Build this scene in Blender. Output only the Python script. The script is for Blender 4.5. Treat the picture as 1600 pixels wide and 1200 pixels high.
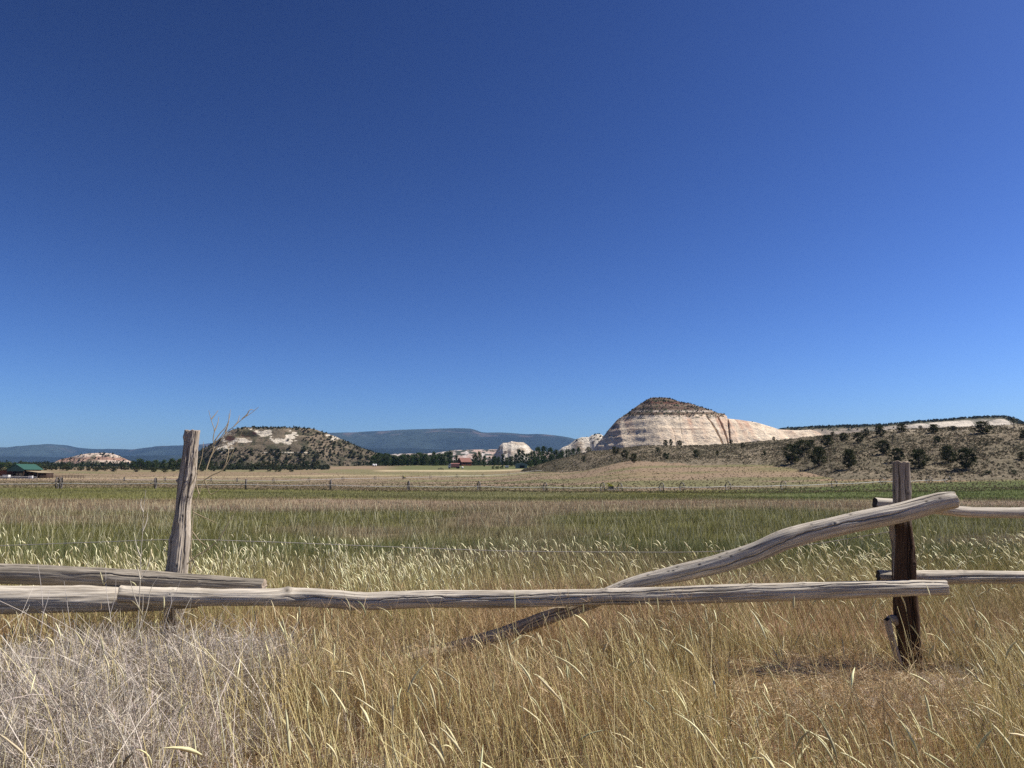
import bpy, math, random
import numpy as np
from math import radians as R
rng = np.random.default_rng(7)
random.seed(7)
S = bpy.context.scene
for o in list(bpy.data.objects): bpy.data.objects.remove(o)

# ---------------------------------------------------------------- camera
F_PX = 1180.0; PITCH = R(7.2); EYE = 1.5
cd = bpy.data.cameras.new('camera'); cam = bpy.data.objects.new('camera', cd)
S.collection.objects.link(cam); S.camera = cam
cd.sensor_width = 36; cd.lens = F_PX/1600*36; cd.clip_start = 0.05; cd.clip_end = 60000
cam.location = (0, 0, EYE); cam.rotation_euler = (R(90)+PITCH, 0, 0)
S.render.resolution_x = 1024; S.render.resolution_y = 768

# ---------------------------------------------------------------- sun and sky
SUN_EL, SUN_AZ = 52.0, 7.0           # azimuth measured from +x (right) towards +y (away)
sd = np.array([math.cos(R(SUN_EL))*math.cos(R(SUN_AZ)), math.cos(R(SUN_EL))*math.sin(R(SUN_AZ)), math.sin(R(SUN_EL))])
ld = bpy.data.lights.new('sun', 'SUN'); lo = bpy.data.objects.new('sun', ld); S.collection.objects.link(lo)
ld.energy = 5.0; ld.angle = R(0.5); ld.color = (1, .955, .88)
from mathutils import Vector, Matrix
lo.rotation_euler = Vector(sd).to_track_quat('Z', 'Y').to_euler(); lo.location = (0, 0, 60)
W = bpy.data.worlds.new('World'); S.world = W; W.use_nodes = True
nt = W.node_tree; nt.nodes.clear()
sky = nt.nodes.new('ShaderNodeTexSky'); sky.sky_type = 'NISHITA'; sky.sun_disc = False
sky.sun_elevation = R(SUN_EL); sky.sun_rotation = R(90-SUN_AZ); sky.altitude = 1800
sky.air_density = 1.0; sky.dust_density = 3.5; sky.ozone_density = 3.0
hs = nt.nodes.new('ShaderNodeGamma'); hs.inputs[1].default_value = 1.9      # clear mountain air: a deeper blue
vm_ = nt.nodes.new('ShaderNodeVectorMath'); vm_.operation = 'MULTIPLY'; vm_.inputs[1].default_value = (.288, .308, .362)
bg = nt.nodes.new('ShaderNodeBackground'); bg.inputs['Strength'].default_value = 0.05
wo = nt.nodes.new('ShaderNodeOutputWorld')
nt.links.new(sky.outputs[0], hs.inputs['Color']); nt.links.new(hs.outputs[0], vm_.inputs[0]); nt.links.new(vm_.outputs[0], bg.inputs[0]); nt.links.new(bg.outputs[0], wo.inputs[0])
S.view_settings.view_transform = 'Standard'; S.view_settings.look = 'None'
S.view_settings.exposure = 0.5; S.view_settings.gamma = 1.0
try:
    S.cycles.use_denoising = False
    S.cycles.max_bounces = 6; S.cycles.transparent_max_bounces = 4; S.cycles.volume_bounces = 0
    S.cycles.use_adaptive_sampling = False
except Exception: pass

# ---------------------------------------------------------------- helpers
sp, cp = math.sin(PITCH), math.cos(PITCH)
def at(px, py, Y):
    """the world point at distance Y that the photograph shows at this place"""
    a = (px-800)/F_PX; b = (600-py)/F_PX
    fy = cp-b*sp; fz = sp+b*cp
    return np.array([a/fy*Y, Y, EYE+fz/fy*Y])
def row(z, Y):
    t = (z-EYE)/Y
    b = (t*cp-sp)/(cp+t*sp); return 600-b*F_PX
def rz(py, Y):
    b = (600-np.asarray(py, float))/F_PX
    return EYE+(sp+b*cp)/(cp-b*sp)*Y
def ax(px, py, Y):
    b = (600-np.asarray(py, float))/F_PX
    return (np.asarray(px, float)-800)/F_PX/(cp-b*sp)*Y

def h3(i, j, k, s):
    n = (i*374761393+j*668265263+k*2147483647+s*1274126177) & 0xffffffff
    n = ((n ^ (n >> 13))*1274126177) & 0xffffffff
    n = (n ^ (n >> 16))*2246822519 & 0xffffffff
    return ((n ^ (n >> 15)) & 0xffffff)/float(0xffffff)
def vn(x, y, z=0., s=0):
    x, y, z = np.broadcast_arrays(np.asarray(x, float), np.asarray(y, float), np.asarray(z, float))
    xi, yi, zi = np.floor(x).astype(np.int64), np.floor(y).astype(np.int64), np.floor(z).astype(np.int64)
    u, v, w = x-xi, y-yi, z-zi
    u = u*u*(3-2*u); v = v*v*(3-2*v); w = w*w*(3-2*w)
    r = 0
    for a in (0, 1):
        for b in (0, 1):
            for c in (0, 1):
                r = r+h3(xi+a, yi+b, zi+c, s)*(u if a else 1-u)*(v if b else 1-v)*(w if c else 1-w)
    return r*2-1
def fbm(x, y, z=0., o=4, s=0, g=.5):
    r = 0; a = 1; t = 0
    for i in range(o):
        r = r+a*vn(x*2**i+17.3*i, y*2**i, np.asarray(z)*2**i, s+i); t += a; a *= g
    return r/t
def sst(a, b, x): t = np.clip((x-a)/(b-a), 0, 1); return t*t*(3-2*t)
def mixc(a, b, t): return a+(b-a)*np.asarray(t)[..., None]

def link(o): S.collection.objects.link(o); return o
def build(name, V, Fs, mat, parent=None, col=None, smooth=True, vec=None):
    """one mesh from numpy arrays; Fs a list of face arrays (tris or quads)"""
    if not isinstance(Fs, list): Fs = [Fs]
    m = bpy.data.meshes.new(name); V = np.asarray(V, np.float32)
    li = np.concatenate([f.ravel() for f in Fs]).astype(np.int32)
    cnt = np.concatenate([np.full(len(f), f.shape[1]) for f in Fs])
    st = np.concatenate([[0], np.cumsum(cnt)[:-1]]).astype(np.int32)
    m.vertices.add(len(V)); m.vertices.foreach_set('co', V.ravel())
    m.loops.add(len(li)); m.loops.foreach_set('vertex_index', li)
    m.polygons.add(len(cnt)); m.polygons.foreach_set('loop_start', st)
    m.polygons.foreach_set('use_smooth', np.full(len(cnt), smooth))
    m.update(calc_edges=True)
    if col is not None:
        a = m.color_attributes.new('col', 'FLOAT_COLOR', 'POINT')
        c = np.ones((len(V), 4), np.float32); c[:, :3] = np.clip(col, 0, 1); a.data.foreach_set('color', c.ravel())
    if vec is not None:
        a = m.attributes.new('gc', 'FLOAT_VECTOR', 'POINT'); a.data.foreach_set('vector', np.asarray(vec, np.float32).ravel())
    if mat: m.materials.append(mat)
    o = bpy.data.objects.new(name, m); link(o)
    if parent: o.parent = parent
    return o
def tag(o, label=None, cat=None, group=None, kind=None):
    if label: o['label'] = label
    if cat: o['category'] = cat
    if group: o['group'] = group
    if kind: o['kind'] = kind
    return o
def empty(name, loc=(0, 0, 0), rot=0.):
    o = bpy.data.objects.new(name, None); link(o); o.location = loc; o.rotation_euler = (0, 0, rot); o.empty_display_size = .2
    return o
class MB:
    """collects boxes, prisms and tubes into one mesh"""
    def __init__(s): s.V = []; s.Q = []; s.T = []; s.n = 0
    def add(s, v, q=None, t=None):
        v = np.asarray(v, float)
        if q is not None and len(q): s.Q.append(np.asarray(q)+s.n)
        if t is not None and len(t): s.T.append(np.asarray(t)+s.n)
        s.V.append(v); s.n += len(v)
    def box(s, x0, x1, y0, y1, z0, z1):
        v = [(x, y, z) for z in (z0, z1) for (x, y) in ((x0, y0), (x1, y0), (x1, y1), (x0, y1))]
        s.add(v, [(0, 3, 2, 1), (4, 5, 6, 7), (0, 1, 5, 4), (1, 2, 6, 5), (2, 3, 7, 6), (3, 0, 4, 7)]); return s
    def quad(s, a, b, c, d, th=0.):
        a, b, c, d = map(np.array, (a, b, c, d))
        if th:
            n = np.cross(b-a, d-a).astype(float); n *= th/np.linalg.norm(n)
            v = [a, b, c, d, a-n, b-n, c-n, d-n]
            s.add(v, [(0, 1, 2, 3), (7, 6, 5, 4), (0, 4, 5, 1), (1, 5, 6, 2), (2, 6, 7, 3), (3, 7, 4, 0)])
        else: s.add([a, b, c, d], [(0, 1, 2, 3)])
        return s
    def tube(s, pts, rad, n=8, caps=True):
        v, q, t = tube(pts, rad, n, caps); s.add(v, q, t); return s
    def build(s, name, mat, parent=None, smooth=False):
        Fs = []
        if s.Q: Fs.append(np.concatenate(s.Q))
        if s.T: Fs.append(np.concatenate(s.T))
        return build(name, np.concatenate(s.V), Fs, mat, parent, smooth=smooth)
def tube(pts, rad, n=8, caps=True):
    P = np.asarray(pts, float); K = len(P); rad = np.broadcast_to(np.asarray(rad, float), (K,))
    T = np.gradient(P, axis=0); T /= np.linalg.norm(T, axis=1)[:, None]+1e-9
    ref = np.array([0, 0, 1.]) if abs(T[:, 2]).mean() < .8 else np.array([0, 1., 0])
    A = np.cross(T, ref); A /= np.linalg.norm(A, axis=1)[:, None]+1e-9; B = np.cross(T, A)
    th = np.arange(n)/n*2*np.pi
    V = P[:, None]+rad[:, None, None]*(np.cos(th)[None, :, None]*A[:, None]+np.sin(th)[None, :, None]*B[:, None])
    V = V.reshape(-1, 3)
    i, j = np.meshgrid(np.arange(K-1), np.arange(n), indexing='ij')
    q = np.stack([i*n+j, (i+1)*n+j, (i+1)*n+(j+1) % n, i*n+(j+1) % n], -1).reshape(-1, 4)
    t = []
    if caps:
        V = np.vstack([V, P[0], P[-1]]); c0, c1 = K*n, K*n+1
        t = [(c0, j, (j+1) % n) for j in range(n)]+[(c1, (K-1)*n+(j+1) % n, (K-1)*n+j) for j in range(n)]
    return V, q, np.array(t).reshape(-1, 3)
def spline(pts, n):
    P = np.asarray(pts, float); d = np.r_[0, np.cumsum(np.linalg.norm(np.diff(P[:, :3], axis=0), axis=1))]
    t = np.linspace(0, d[-1], n); m = np.gradient(P, d, axis=0)
    k = np.clip(np.searchsorted(d, t, side='right')-1, 0, len(d)-2); h = (d[k+1]-d[k])[:, None]; u = ((t-d[k])/h[:, 0])[:, None]
    return ((2*u**3-3*u**2+1)*P[k]+(u**3-2*u**2+u)*h*m[k]+(-2*u**3+3*u**2)*P[k+1]+(u**3-u**2)*h*m[k+1])

# ---------------------------------------------------------------- materials
def mat(name, rough=.9, spec=.2):
    m = bpy.data.materials.new(name); m.use_nodes = True; n = m.node_tree.nodes; b = n['Principled BSDF']
    b.inputs['Roughness'].default_value = rough; b.inputs['Specular IOR Level'].default_value = spec
    return m, m.node_tree, b
def N(t, typ, **kw):
    n = t.nodes.new(typ)
    for k, v in kw.items():
        if k in n.inputs.keys(): n.inputs[k].default_value = v
        else: setattr(n, k, v)
    return n
def noise_mul(t, b, src, scale, lo_, hi, coord='Object', detail=6, bump=0., bdist=.1, vscale=None, bscale=None):
    """varies colour src by noise between lo_ and hi; optional bump"""
    if coord == 'gc': tc = N(t, 'ShaderNodeAttribute', attribute_name='gc').outputs['Vector']
    else: tc = N(t, 'ShaderNodeTexCoord').outputs[coord]
    mp = N(t, 'ShaderNodeMapping'); t.links.new(tc, mp.inputs[0])
    if vscale: mp.inputs['Scale'].default_value = vscale
    nz = N(t, 'ShaderNodeTexNoise', Scale=scale, Detail=detail, Roughness=.6); t.links.new(mp.outputs[0], nz.inputs['Vector'])
    mr = N(t, 'ShaderNodeMapRange'); mr.inputs[1].default_value = .3; mr.inputs[2].default_value = .7
    mr.inputs[3].default_value = lo_; mr.inputs[4].default_value = hi; t.links.new(nz.outputs[0], mr.inputs[0])
    vm = N(t, 'ShaderNodeVectorMath', operation='SCALE'); t.links.new(src, vm.inputs[0]); t.links.new(mr.outputs[0], vm.inputs['Scale'])
    t.links.new(vm.outputs[0], b.inputs['Base Color'])
    if bump:
        nb = N(t, 'ShaderNodeTexNoise', Scale=bscale or scale*2, Detail=8, Roughness=.65); t.links.new(mp.outputs[0], nb.inputs['Vector'])
        bp = N(t, 'ShaderNodeBump', Strength=bump, Distance=bdist); t.links.new(nb.outputs[0], bp.inputs['Height'])
        t.links.new(bp.outputs[0], b.inputs['Normal'])
    return vm, mp
def vcol_mat(name, scale, lo_, hi, bump=0., bdist=.1, rough=.95, vscale=None, bscale=None, spec=.1):
    m, t, b = mat(name, rough, spec)
    a = N(t, 'ShaderNodeAttribute', attribute_name='col')
    noise_mul(t, b, a.outputs['Color'], scale, lo_, hi, bump=bump, bdist=bdist, vscale=vscale, bscale=bscale); return m
def leaf_mat(name, trans=.3, rough=.7, spec=.15):
    m, t, b = mat(name, rough, spec)
    a = N(t, 'ShaderNodeAttribute', attribute_name='col'); t.links.new(a.outputs['Color'], b.inputs['Base Color'])
    tr = N(t, 'ShaderNodeBsdfTranslucent'); t.links.new(a.outputs['Color'], tr.inputs[0])
    mx = N(t, 'ShaderNodeMixShader'); mx.inputs[0].default_value = trans
    t.links.new(b.outputs[0], mx.inputs[1]); t.links.new(tr.outputs[0], mx.inputs[2])
    t.links.new(mx.outputs[0], t.nodes['Material Output'].inputs[0]); return m
def flat_mat(name, c, lo_=.75, hi=1.15, scale=2., rough=.8, spec=.2, bump=0., vscale=None):
    m, t, b = mat(name, rough, spec)
    rgb = N(t, 'ShaderNodeRGB'); rgb.outputs[0].default_value = (*c, 1)
    noise_mul(t, b, rgb.outputs[0], scale, lo_, hi, bump=bump, bdist=.02, vscale=vscale); return m

M_ground = vcol_mat('earth and turf', 1.3, .72, 1.2, bump=.5, bdist=.06, bscale=9)
M_hill = vcol_mat('scrubby hill soil', .55, .6, 1.3, bump=1., bdist=.5, bscale=1.2)
M_rock = vcol_mat('pale sandstone', .12, .76, 1.12, bump=1.0, bdist=2.2, bscale=.3, vscale=(1, 1, 2.2))
M_mount = vcol_mat('wooded mountain', .02, .55, 1.4, bump=.6, bdist=30, bscale=.02)
M_grass = leaf_mat('dry grass', .1, .55, .3)
M_turf = leaf_mat('meadow grass', .15)
M_leaf = leaf_mat('tree leaves', .12, .75, .1)
M_bark = flat_mat('grey bark', (.16, .125, .095), .6, 1.3, 6)

# ---------------------------------------------------------------- terrain heights
QC = np.array([-300, 0, 200, 450, 640, 760, 870, 1000, 1200, 1400, 1600, 1900.])
YR = np.array([0, 16, 50, 100, 130, 155, 200, 280, 380, 450, 550, 800, 3000, 13000.])
GT = np.array([
 [0]*12, [-.08]*12, [-.3]*12,
 [.3, .3, .25, -.1, -.3, -.4, -.5, -.5, -.5, -.4, 0, 0],
 [.5, .5, .3, 0, -.35, -.5, -.55, -.6, -.6, -.3, .1, .2],
 [.5, .5, .4, .1, -.3, -.4, -.4, -.3, -.3, .45, .9, 1],
 [.8, .8, .6, .25, 0, .1, .6, 2.0, 2.4, 3, 4, 4],
 [1.4, 1.4, .9, .5, .6, .9, 2.8, 8.5, 9, 8, 8, 8],
 [4.6, 4.6, 4.2, 4, 3.4, 3.4, 6, 11, 12, 12, 12, 12],
 [7.2, 7.2, 7, 7, 7.6, 7.6, 8, 12, 13, 14, 14, 14],
 [10, 10, 10, 10, 11.4, 11.4, 12, 14, 15, 16, 16, 16],
 [15, 15, 15, 15, 16, 16, 16, 18, 18, 18, 18, 18],
 [26]*12, [30]*12], float)
def q_of(x, y):
    # column of the photograph, near its horizon
    return 800+x/np.maximum(y, 6.)*F_PX*.992
def G(x, y):
    x = np.asarray(x, float); y = np.asarray(y, float)
    q = np.clip(q_of(x, y), QC[0], QC[-1]-1); Y = np.clip(y, 0, YR[-1]-1)
    i = np.clip(np.searchsorted(YR, Y, side='right')-1, 0, len(YR)-2); j = np.clip(np.searchsorted(QC, q, side='right')-1, 0, len(QC)-2)
    ly = (Y-YR[i])/(YR[i+1]-YR[i]); u = (q-QC[j])/(QC[j+1]-QC[j]); u = u*u*(3-2*u)
    z = (GT[i, j]*(1-u)+GT[i, j+1]*u)*(1-ly)+(GT[i+1, j]*(1-u)+GT[i+1, j+1]*u)*ly
    return z+.05*vn(x*.5, y*.5, 0, 3)*sst(-5, 3, y)+.18*vn(x*.06, y*.06, 0, 4)*sst(12, 60, y)*(1-.0*y)
hq = np.array([800, 820, 870, 920, 1000, 1100, 1200, 1235, 1300, 1400, 1500, 1600, 1800, 2200.])
hYc = np.array([410, 400, 380, 365, 345, 330, 310, 303, 285, 268, 252, 242, 225, 210.])
hrc = np.array([742, 734, 717, 705, 697, 693.5, 686.5, 684, 677, 668, 665, 661, 655, 650.])
hYt = np.array([405, 395, 340, 310, 268, 255, 242, 222, 180, 170, 166, 165, 165, 165.])
def Hh(x, y):
    """height of the sagebrush hill (below ground where there is none)"""
    q = np.clip(q_of(x, y), 800, 2200); Yc = np.interp(q, hq, hYc); Yt = np.interp(q, hq, hYt); Yt = Yt+7*vn(q*.013, 0, 0, 9)
    zc = rz(np.interp(q, hq, hrc), Yc); xt = (q-800)/F_PX/.992*Yt; zt = G(xt, Yt)
    t = (y-Yt)/np.maximum(Yc-Yt, 1)
    z = np.where(t < 1, zt+(zc-zt)*(np.clip(t, 0, 1)*.75+.25*sst(0, 1, t)), zc-8*sst(0, 1, (y-Yc)/180))
    z = np.where(t < 0, G(x, y)-.5-.02*(Yt-y), z)
    z = z+np.clip(t, 0, 1)*(1.5*fbm(x*.022, y*.022, 0, 4, 21)-.25)*sst(0, .25, t)
    return np.where(q_of(x, y) < 805, G(x, y)-1.5, z)
def ground_z(x, y): return np.maximum(G(x, y), Hh(x, y))
def on_ground(px, py, y0=150, y1=700):
    """where the line of sight through this point of the photograph first meets the ground"""
    Y = np.linspace(y0, y1, 1600); x = ax(px, py, Y); r = row(ground_z(x, Y), Y)
    k = np.argmax(r <= py) if (r <= py).any() else int(np.argmin(r))
    return np.array([x[k], Y[k], ground_z(x[k], Y[k])])

def grid_faces(nu, nv):
    i, j = np.meshgrid(np.arange(nu-1), np.arange(nv-1), indexing='ij')
    return np.stack([i*nv+j, (i+1)*nv+j, (i+1)*nv+j+1, i*nv+j+1], -1).reshape(-1, 4)
C = lambda *a: np.array(a, float)

# ground sheet
def ground_col(x, y):
    q = q_of(x, y); n1 = fbm(x*.035, y*.035, 0, 4, 31); n2 = fbm(x*.3, y*.3, 0, 3, 35); n3 = fbm(q*.006, np.log(np.maximum(y, 5))*9, 0, 3, 37)
    red = C(.22, .13, .075); strawc = C(.15, .11, .06); green = C(.125, .118, .036); brown = C(.20, .15, .09); tan = C(.225, .165, .092); olive = C(.20, .175, .085)
    c = mixc(np.broadcast_to(red, x.shape+(3,)), strawc, sst(-.3, .5, n2)*.6)
    c = mixc(c, C(.085, .062, .045), sst(500, 400, q)*sst(6.6, 6.0, y)*.9); c = mixc(c, C(.27, .18, .105), np.exp(-((x-2.8)/1.2)**2-((y-5.5)/.6)**2)*.9)  # earth below the left brush darkened, its deep shade put into the colour
    c = mixc(c, mixc(green*1.0, brown, sst(-.2, .3, n1*.6+fbm(x*.16, y*.16, 0, 3, 39))), sst(7.5, 14, y+n2*3))
    c = mixc(c, mixc(brown*1.25, C(.27, .19, .14), sst(-.3, .3, n1)), sst(38, 46, y+n1*5)*(.85-.25*sst(1250, 1500, q)))
    g2 = mixc(green*1.15, C(.145, .135, .058), sst(-.1, .5, n1+n3*.5))
    c = mixc(c, g2, sst(60, 68, y+n1*6))
    c = mixc(c, C(.10, .125, .036), sst(1050, 1300, q)*sst(58, 70, y+n1*8)*.8)
    lim = np.interp(q, [0, 450, 850, 1130, 1300, 1400, 1500, 1600], [108, 116, 129, 142, 152, 158, 160, 160])
    far = mixc(olive*.9, C(.215, .16, .105), sst(-.25, .25, n1*.5+n3*1.3))
    far = mixc(far, tan, sst(260, 380, y+n1*60)*sst(0, .4, n3+.35)*.8)
    far = mixc(far, tan*1.02, sst(830, 1000, q)*sst(170, 215, y+n1*25))
    far = mixc(far, C(.30, .19, .11), sst(1230, 1290, q)*sst(158, 163, y)*.75)
    n4 = fbm(q*.004, np.log(np.maximum(y, 5))*16, 0, 4, 38); far = mixc(far, C(.15, .14, .062), sst(-.05, .2, n4)*.85*sst(700, 850, q)*sst(330, 270, y)); far = mixc(far, C(.25, .175, .115), sst(-.05, .2, -n4)*.7)
    c = mixc(c, far, sst(-1.5, 4, y-lim+n2*3))
    c = mixc(c, C(.15, .12, .07), sst(225, 245, q)*(1-sst(500, 525, q))*sst(440, 448, y+n1*8)*(1-sst(600, 620, y))*sst(-.4, .1, n1)*.8)
    # a long pale strip of cut hay, a lush green lawn by the house, and pale sand strips
    c = mixc(c, C(.11, .125, .045), sst(420, 440, y)*(1-sst(550, 600, y))*sst(590, 640, q)*(1-sst(860, 900, q))*.85)
    c = mixc(c, C(.50, .40, .24), np.exp(-((y-430-n1*8)/7)**2)*sst(580, 610, q)*(1-sst(880, 900, q)))
    c = mixc(c, C(.46, .40, .24), np.exp(-((y-373-n1*10)/6)**2)*sst(640, 690, q)*(1-sst(800, 860, q))*.7)
    c = mixc(c, C(.44, .36, .2), np.exp(-((y-330-(q-300)*.15-n1*8)/8)**2)*(1-sst(600, 660, q))*.6)
    return c
def make_ground():
    def ax_(lo_, hi, n, s):
        a0, a1 = math.asinh(lo_/s), math.asinh(hi/s); return np.sinh(np.linspace(a0, a1, n))*s
    xs = ax_(-12000, 12000, 760, 9); ys = ax_(-1500, 12600, 900, 9)+3
    X, Y = np.meshgrid(xs, ys, indexing='ij'); Z = G(X, Y)
    Z += .03*fbm(X*2.2, Y*2.2, 0, 3, 5)*sst(12, 6, Y)
    V = np.stack([X, Y, Z], -1).reshape(-1, 3)
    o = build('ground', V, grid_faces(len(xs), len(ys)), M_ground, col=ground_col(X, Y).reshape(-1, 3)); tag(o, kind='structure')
make_ground()

def make_sage_hill():
    qs = np.linspace(802, 2180, 620); Y = np.linspace(158, 600, 330)
    Q, YY = np.meshgrid(qs, Y, indexing='ij'); X = (Q-800)/F_PX/.992*YY; Z = Hh(X, YY)
    Z = Z+.35*fbm(X*.3, YY*.3, 0, 3, 44)*sst(0, 20, YY-np.interp(Q, hq, hYt))
    n = fbm(X*.05, YY*.05, 0, 4, 41); n2 = fbm(X*.4, YY*.4, 0, 3, 43)
    c = mixc(mixc(C(.20, .16, .105), C(.145, .12, .075), sst(-.3, .3, n)), C(.26, .21, .14), sst(.1, .5, n2)*.5)
    c = mixc(c, C(.42, .35, .25), sst(.75, .98, (YY-np.interp(Q, hq, hYt))/(np.interp(Q, hq, hYc)-np.interp(Q, hq, hYt)))*sst(1280, 1400, Q)*.6)
    V = np.stack([X, YY, Z], -1).reshape(-1, 3)
    tag(build('sage_hill', V, grid_faces(len(qs), len(Y)), M_hill, col=c.reshape(-1, 3)), kind='structure')
make_sage_hill()

# ---------------------------------------------------------------- distant hills from their skylines
def hill(name, pts, Yc, zb, slope, colf, material, nx=400, ny=220, rough=0., rs=.03, dome=1.0, gully=0., gs=.05, back=None, terr=0., tp=6., seed=50, warp=None, full=1.):
    P = np.array(pts, float); xs_ = ax(P[:, 0], P[:, 1], Yc); zs = rz(P[:, 1], Yc)
    x = np.linspace(xs_[0], xs_[-1], nx); T = np.interp(x, xs_, zs)
    k = max(3, nx//160); ker = np.ones(k)/k; T = np.convolve(np.pad(T, k//2, mode='edge'), ker, 'same')[k//2:k//2+nx]
    Hmax = T.max()-zb; Dm = Hmax/slope; back = back or Dm*.7
    d = np.linspace(-1.06, 1, ny); d = np.where(d < 0, d*Dm, d*back)
    X, D = np.meshgrid(x, d, indexing='ij'); Tt = np.broadcast_to(T[:, None], X.shape); Ht = np.maximum(Tt-zb, .5)
    w = Hmax/slope*(Ht/Hmax)**full*(1+.12*vn(X*gs*.4, 0, 0, seed+9))
    De = D+(gully*fbm(X*gs, Tt*0+.3, D*gs*.25, 4, seed)*sst(-.02*Dm, -.12*Dm, D) if gully else 0)
    t = np.clip(1+De/w, 0, 1) if True else 0
    t = np.where(De > 0, np.clip(1-De/(back*Ht/Hmax+1), 0, 1), t)
    f = np.where(De < 0, 1-(1-t)**dome, t)
    f = np.where((De < 0) & (1+De/w < 0), (1+De/w)*.5, f)
    Z = zb+Ht*f
    if rough: Z = Z+rough*fbm(X*rs, D*rs*1.3, 0, 5, seed+3)*np.clip(f*3, 0, 1)*sst(1.0, .9, f)
    if warp: Z = warp(X, D, Z, f, Tt)
    if terr:
        zz = Z+1.2*fbm(X*.02, D*.02, 0, 2, seed+5); Z = Z+terr*tp/6.283*np.sin(zz*6.283/tp)*sst(0, .1, f)*sst(1.0, .93, f)
    Yw = Yc+D
    c = colf(X, Yw, Z, f, T=Tt, D=D)
    V = np.stack([X*np.maximum(Yw, 1)/Yc*.0+X, Yw, Z], -1).reshape(-1, 3)
    o = build(name, V, grid_faces(nx, ny), material, col=c.reshape(-1, 3)); tag(o, kind='structure')
    # height lookup for trees standing on it
    def hz(xq, yq):
        i = np.clip(np.searchsorted(x, xq)-1, 0, nx-1); j = np.clip(np.searchsorted(Yc+d, yq)-1, 0, ny-1); return Z[i, j]
    return hz, (x, Yc+d, Z)
def on_hill(tab, px, py):
    """nearest point of a hill seen through this point of the photograph"""
    x, ys, Z = tab; X = ax(px, py, ys); i = np.clip(np.searchsorted(x, X), 0, len(x)-1); z = Z[i, np.arange(len(ys))]
    r = row(z, ys); ok = r <= py; k = int(np.argmax(ok)) if ok.any() else int(np.argmin(r))
    return np.array([X[k], ys[k], z[k]])

# the big sandstone butte
pxm = 780/F_PX
def b_warp(X, D, Z, f, T):
    px = 800+X/(780+D*.6)*F_PX; r = row(Z, 780+D)
    for a, b, a2, b2, wd, dp in ((1100, 650, 1120, 694, 1.0, 5), (1118, 648, 1129, 694, 1.0, 6), (1136, 652, 1131, 694, 1.1, 5), (1056, 655, 1058, 694, .7, .7), (1041, 664, 1046, 676, .8, .6)):
        u = np.clip((r-b)/(b2-b), 0, 1); xc = a+(a2-a)*u**.7
        Z = Z-dp*np.exp(-((px-xc)/wd)**2)*sst(b-3, b+4, r)*sst(0, .1, f)
    # rounded fluting between the cracks
    return Z
def b_col(X, Y, Z, f, T, D):
    px = 800+X/Y*F_PX; r = row(Z, Y)
    n = fbm(X*.03, Z*.05, Y*.03, 5, 61); st = fbm(X*.11, Z*.012, 0, 4, 62); fine = fbm(X*.25, Z*.5, Y*.1, 4, 63)
    cream = C(.72, .585, .42); pink = C(.50, .30, .20); grey = C(.42, .36, .29)
    c = mixc(np.broadcast_to(cream, X.shape+(3,)), pink, sst(-.2, .35, st+.25*n)*sst(706, 655, r)*.85)
    c = mixc(c, cream*1.08, sst(.1, .5, n)*.6); c = mixc(c, grey, sst(.05, .4, fine)*.6)
    c = mixc(c, C(.30, .2, .14), np.exp(-((r-672.5-2.2*vn(X*.03, 0, 0, 64))/.8)**2)*sst(965, 975, px)*sst(1110, 1095, px)*.95*sst(-.6, .2, vn(X*.09, 3, 0, 65)))
    for yy, sl, am in ((658, .004, .35), (664, -.01, .3), (681, .02, .35), (688, .03, .3)): c = mixc(c, C(.33, .25, .18), np.exp(-((r-yy-sl*(px-1040)-1.6*vn(X*.02, yy, 0, 68))/.6)**2)*am*sst(-.3, .3, vn(X*.05, yy, 0, 71)))
    cb = np.sin((Z+.35*X+3*n)*.9); c = mixc(c, grey*.8, sst(.8, 1, np.sin((Z*1.0+.55*X+7*n)*.45+9*vn(X*.02, Z*.02, 0, 69)))*.35*sst(0,.3,fine+.3))
    # left shoulder: varnish and scrub, with its shaded side painted darker
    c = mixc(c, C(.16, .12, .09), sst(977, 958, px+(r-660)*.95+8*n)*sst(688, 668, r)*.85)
    # ledges under the cap, and the cap
    cap = mixc(C(.15, .10, .068), C(.23, .17, .11), sst(-.2, .4, n)); cap = mixc(cap, C(.14, .055, .035), np.exp(-((r-629-.02*(px-1030))/1.6)**2)*.9); cap = mixc(cap, C(.30, .22, .16), np.exp(-((r-633.5)/1.2)**2)*.6); cap = mixc(cap, C(.10, .06, .045), np.exp(-((r-638)/1.2)**2)*.7)
    lim = 648+1.3*vn(X*.08, 1, 0, 66); c = mixc(c, cap, sst(lim+.8, lim-.8, r)*sst(1136, 1128, px))
    c = mixc(c, C(.52, .43, .34), np.exp(-((r-642.5)/1.3)**2)*sst(985, 1000, px)*sst(1120, 1105, px))
    c = mixc(c, C(.60, .5, .4), np.exp(-((r-653)/1.6)**2)*.6)
    sc = sst(.1, .35, fbm(X*.35, Z*.6, Y*.3, 3, 67)); c = mixc(c, C(.07, .07, .035), sc*sst(660, 650, r)*sst(1132, 1120, px)*.9)
    return c
butte_pts = [(915, 712), (926, 703), (934, 692), (942, 683), (951, 671), (964, 656), (981, 645), (997, 633), (1005, 628), (1013, 623), (1021, 621), (1040, 621), (1050, 623.5), (1063, 628), (1080, 631), (1094, 635.5), (1112, 641), (1120, 645), (1131, 646.5), (1136, 654), (1157, 656), (1182, 660), (1201, 666), (1217, 671), (1245, 672.5), (1267, 671.5), (1281, 678), (1292, 684), (1310, 700)]
_, butte_tab = hill('butte', butte_pts, 780, 14, .95, b_col, M_rock, 620, 420, rough=3.4, rs=.04, dome=1.35, gully=8, gs=.02, terr=.28, tp=8, seed=70, warp=b_warp, full=.6)
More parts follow.
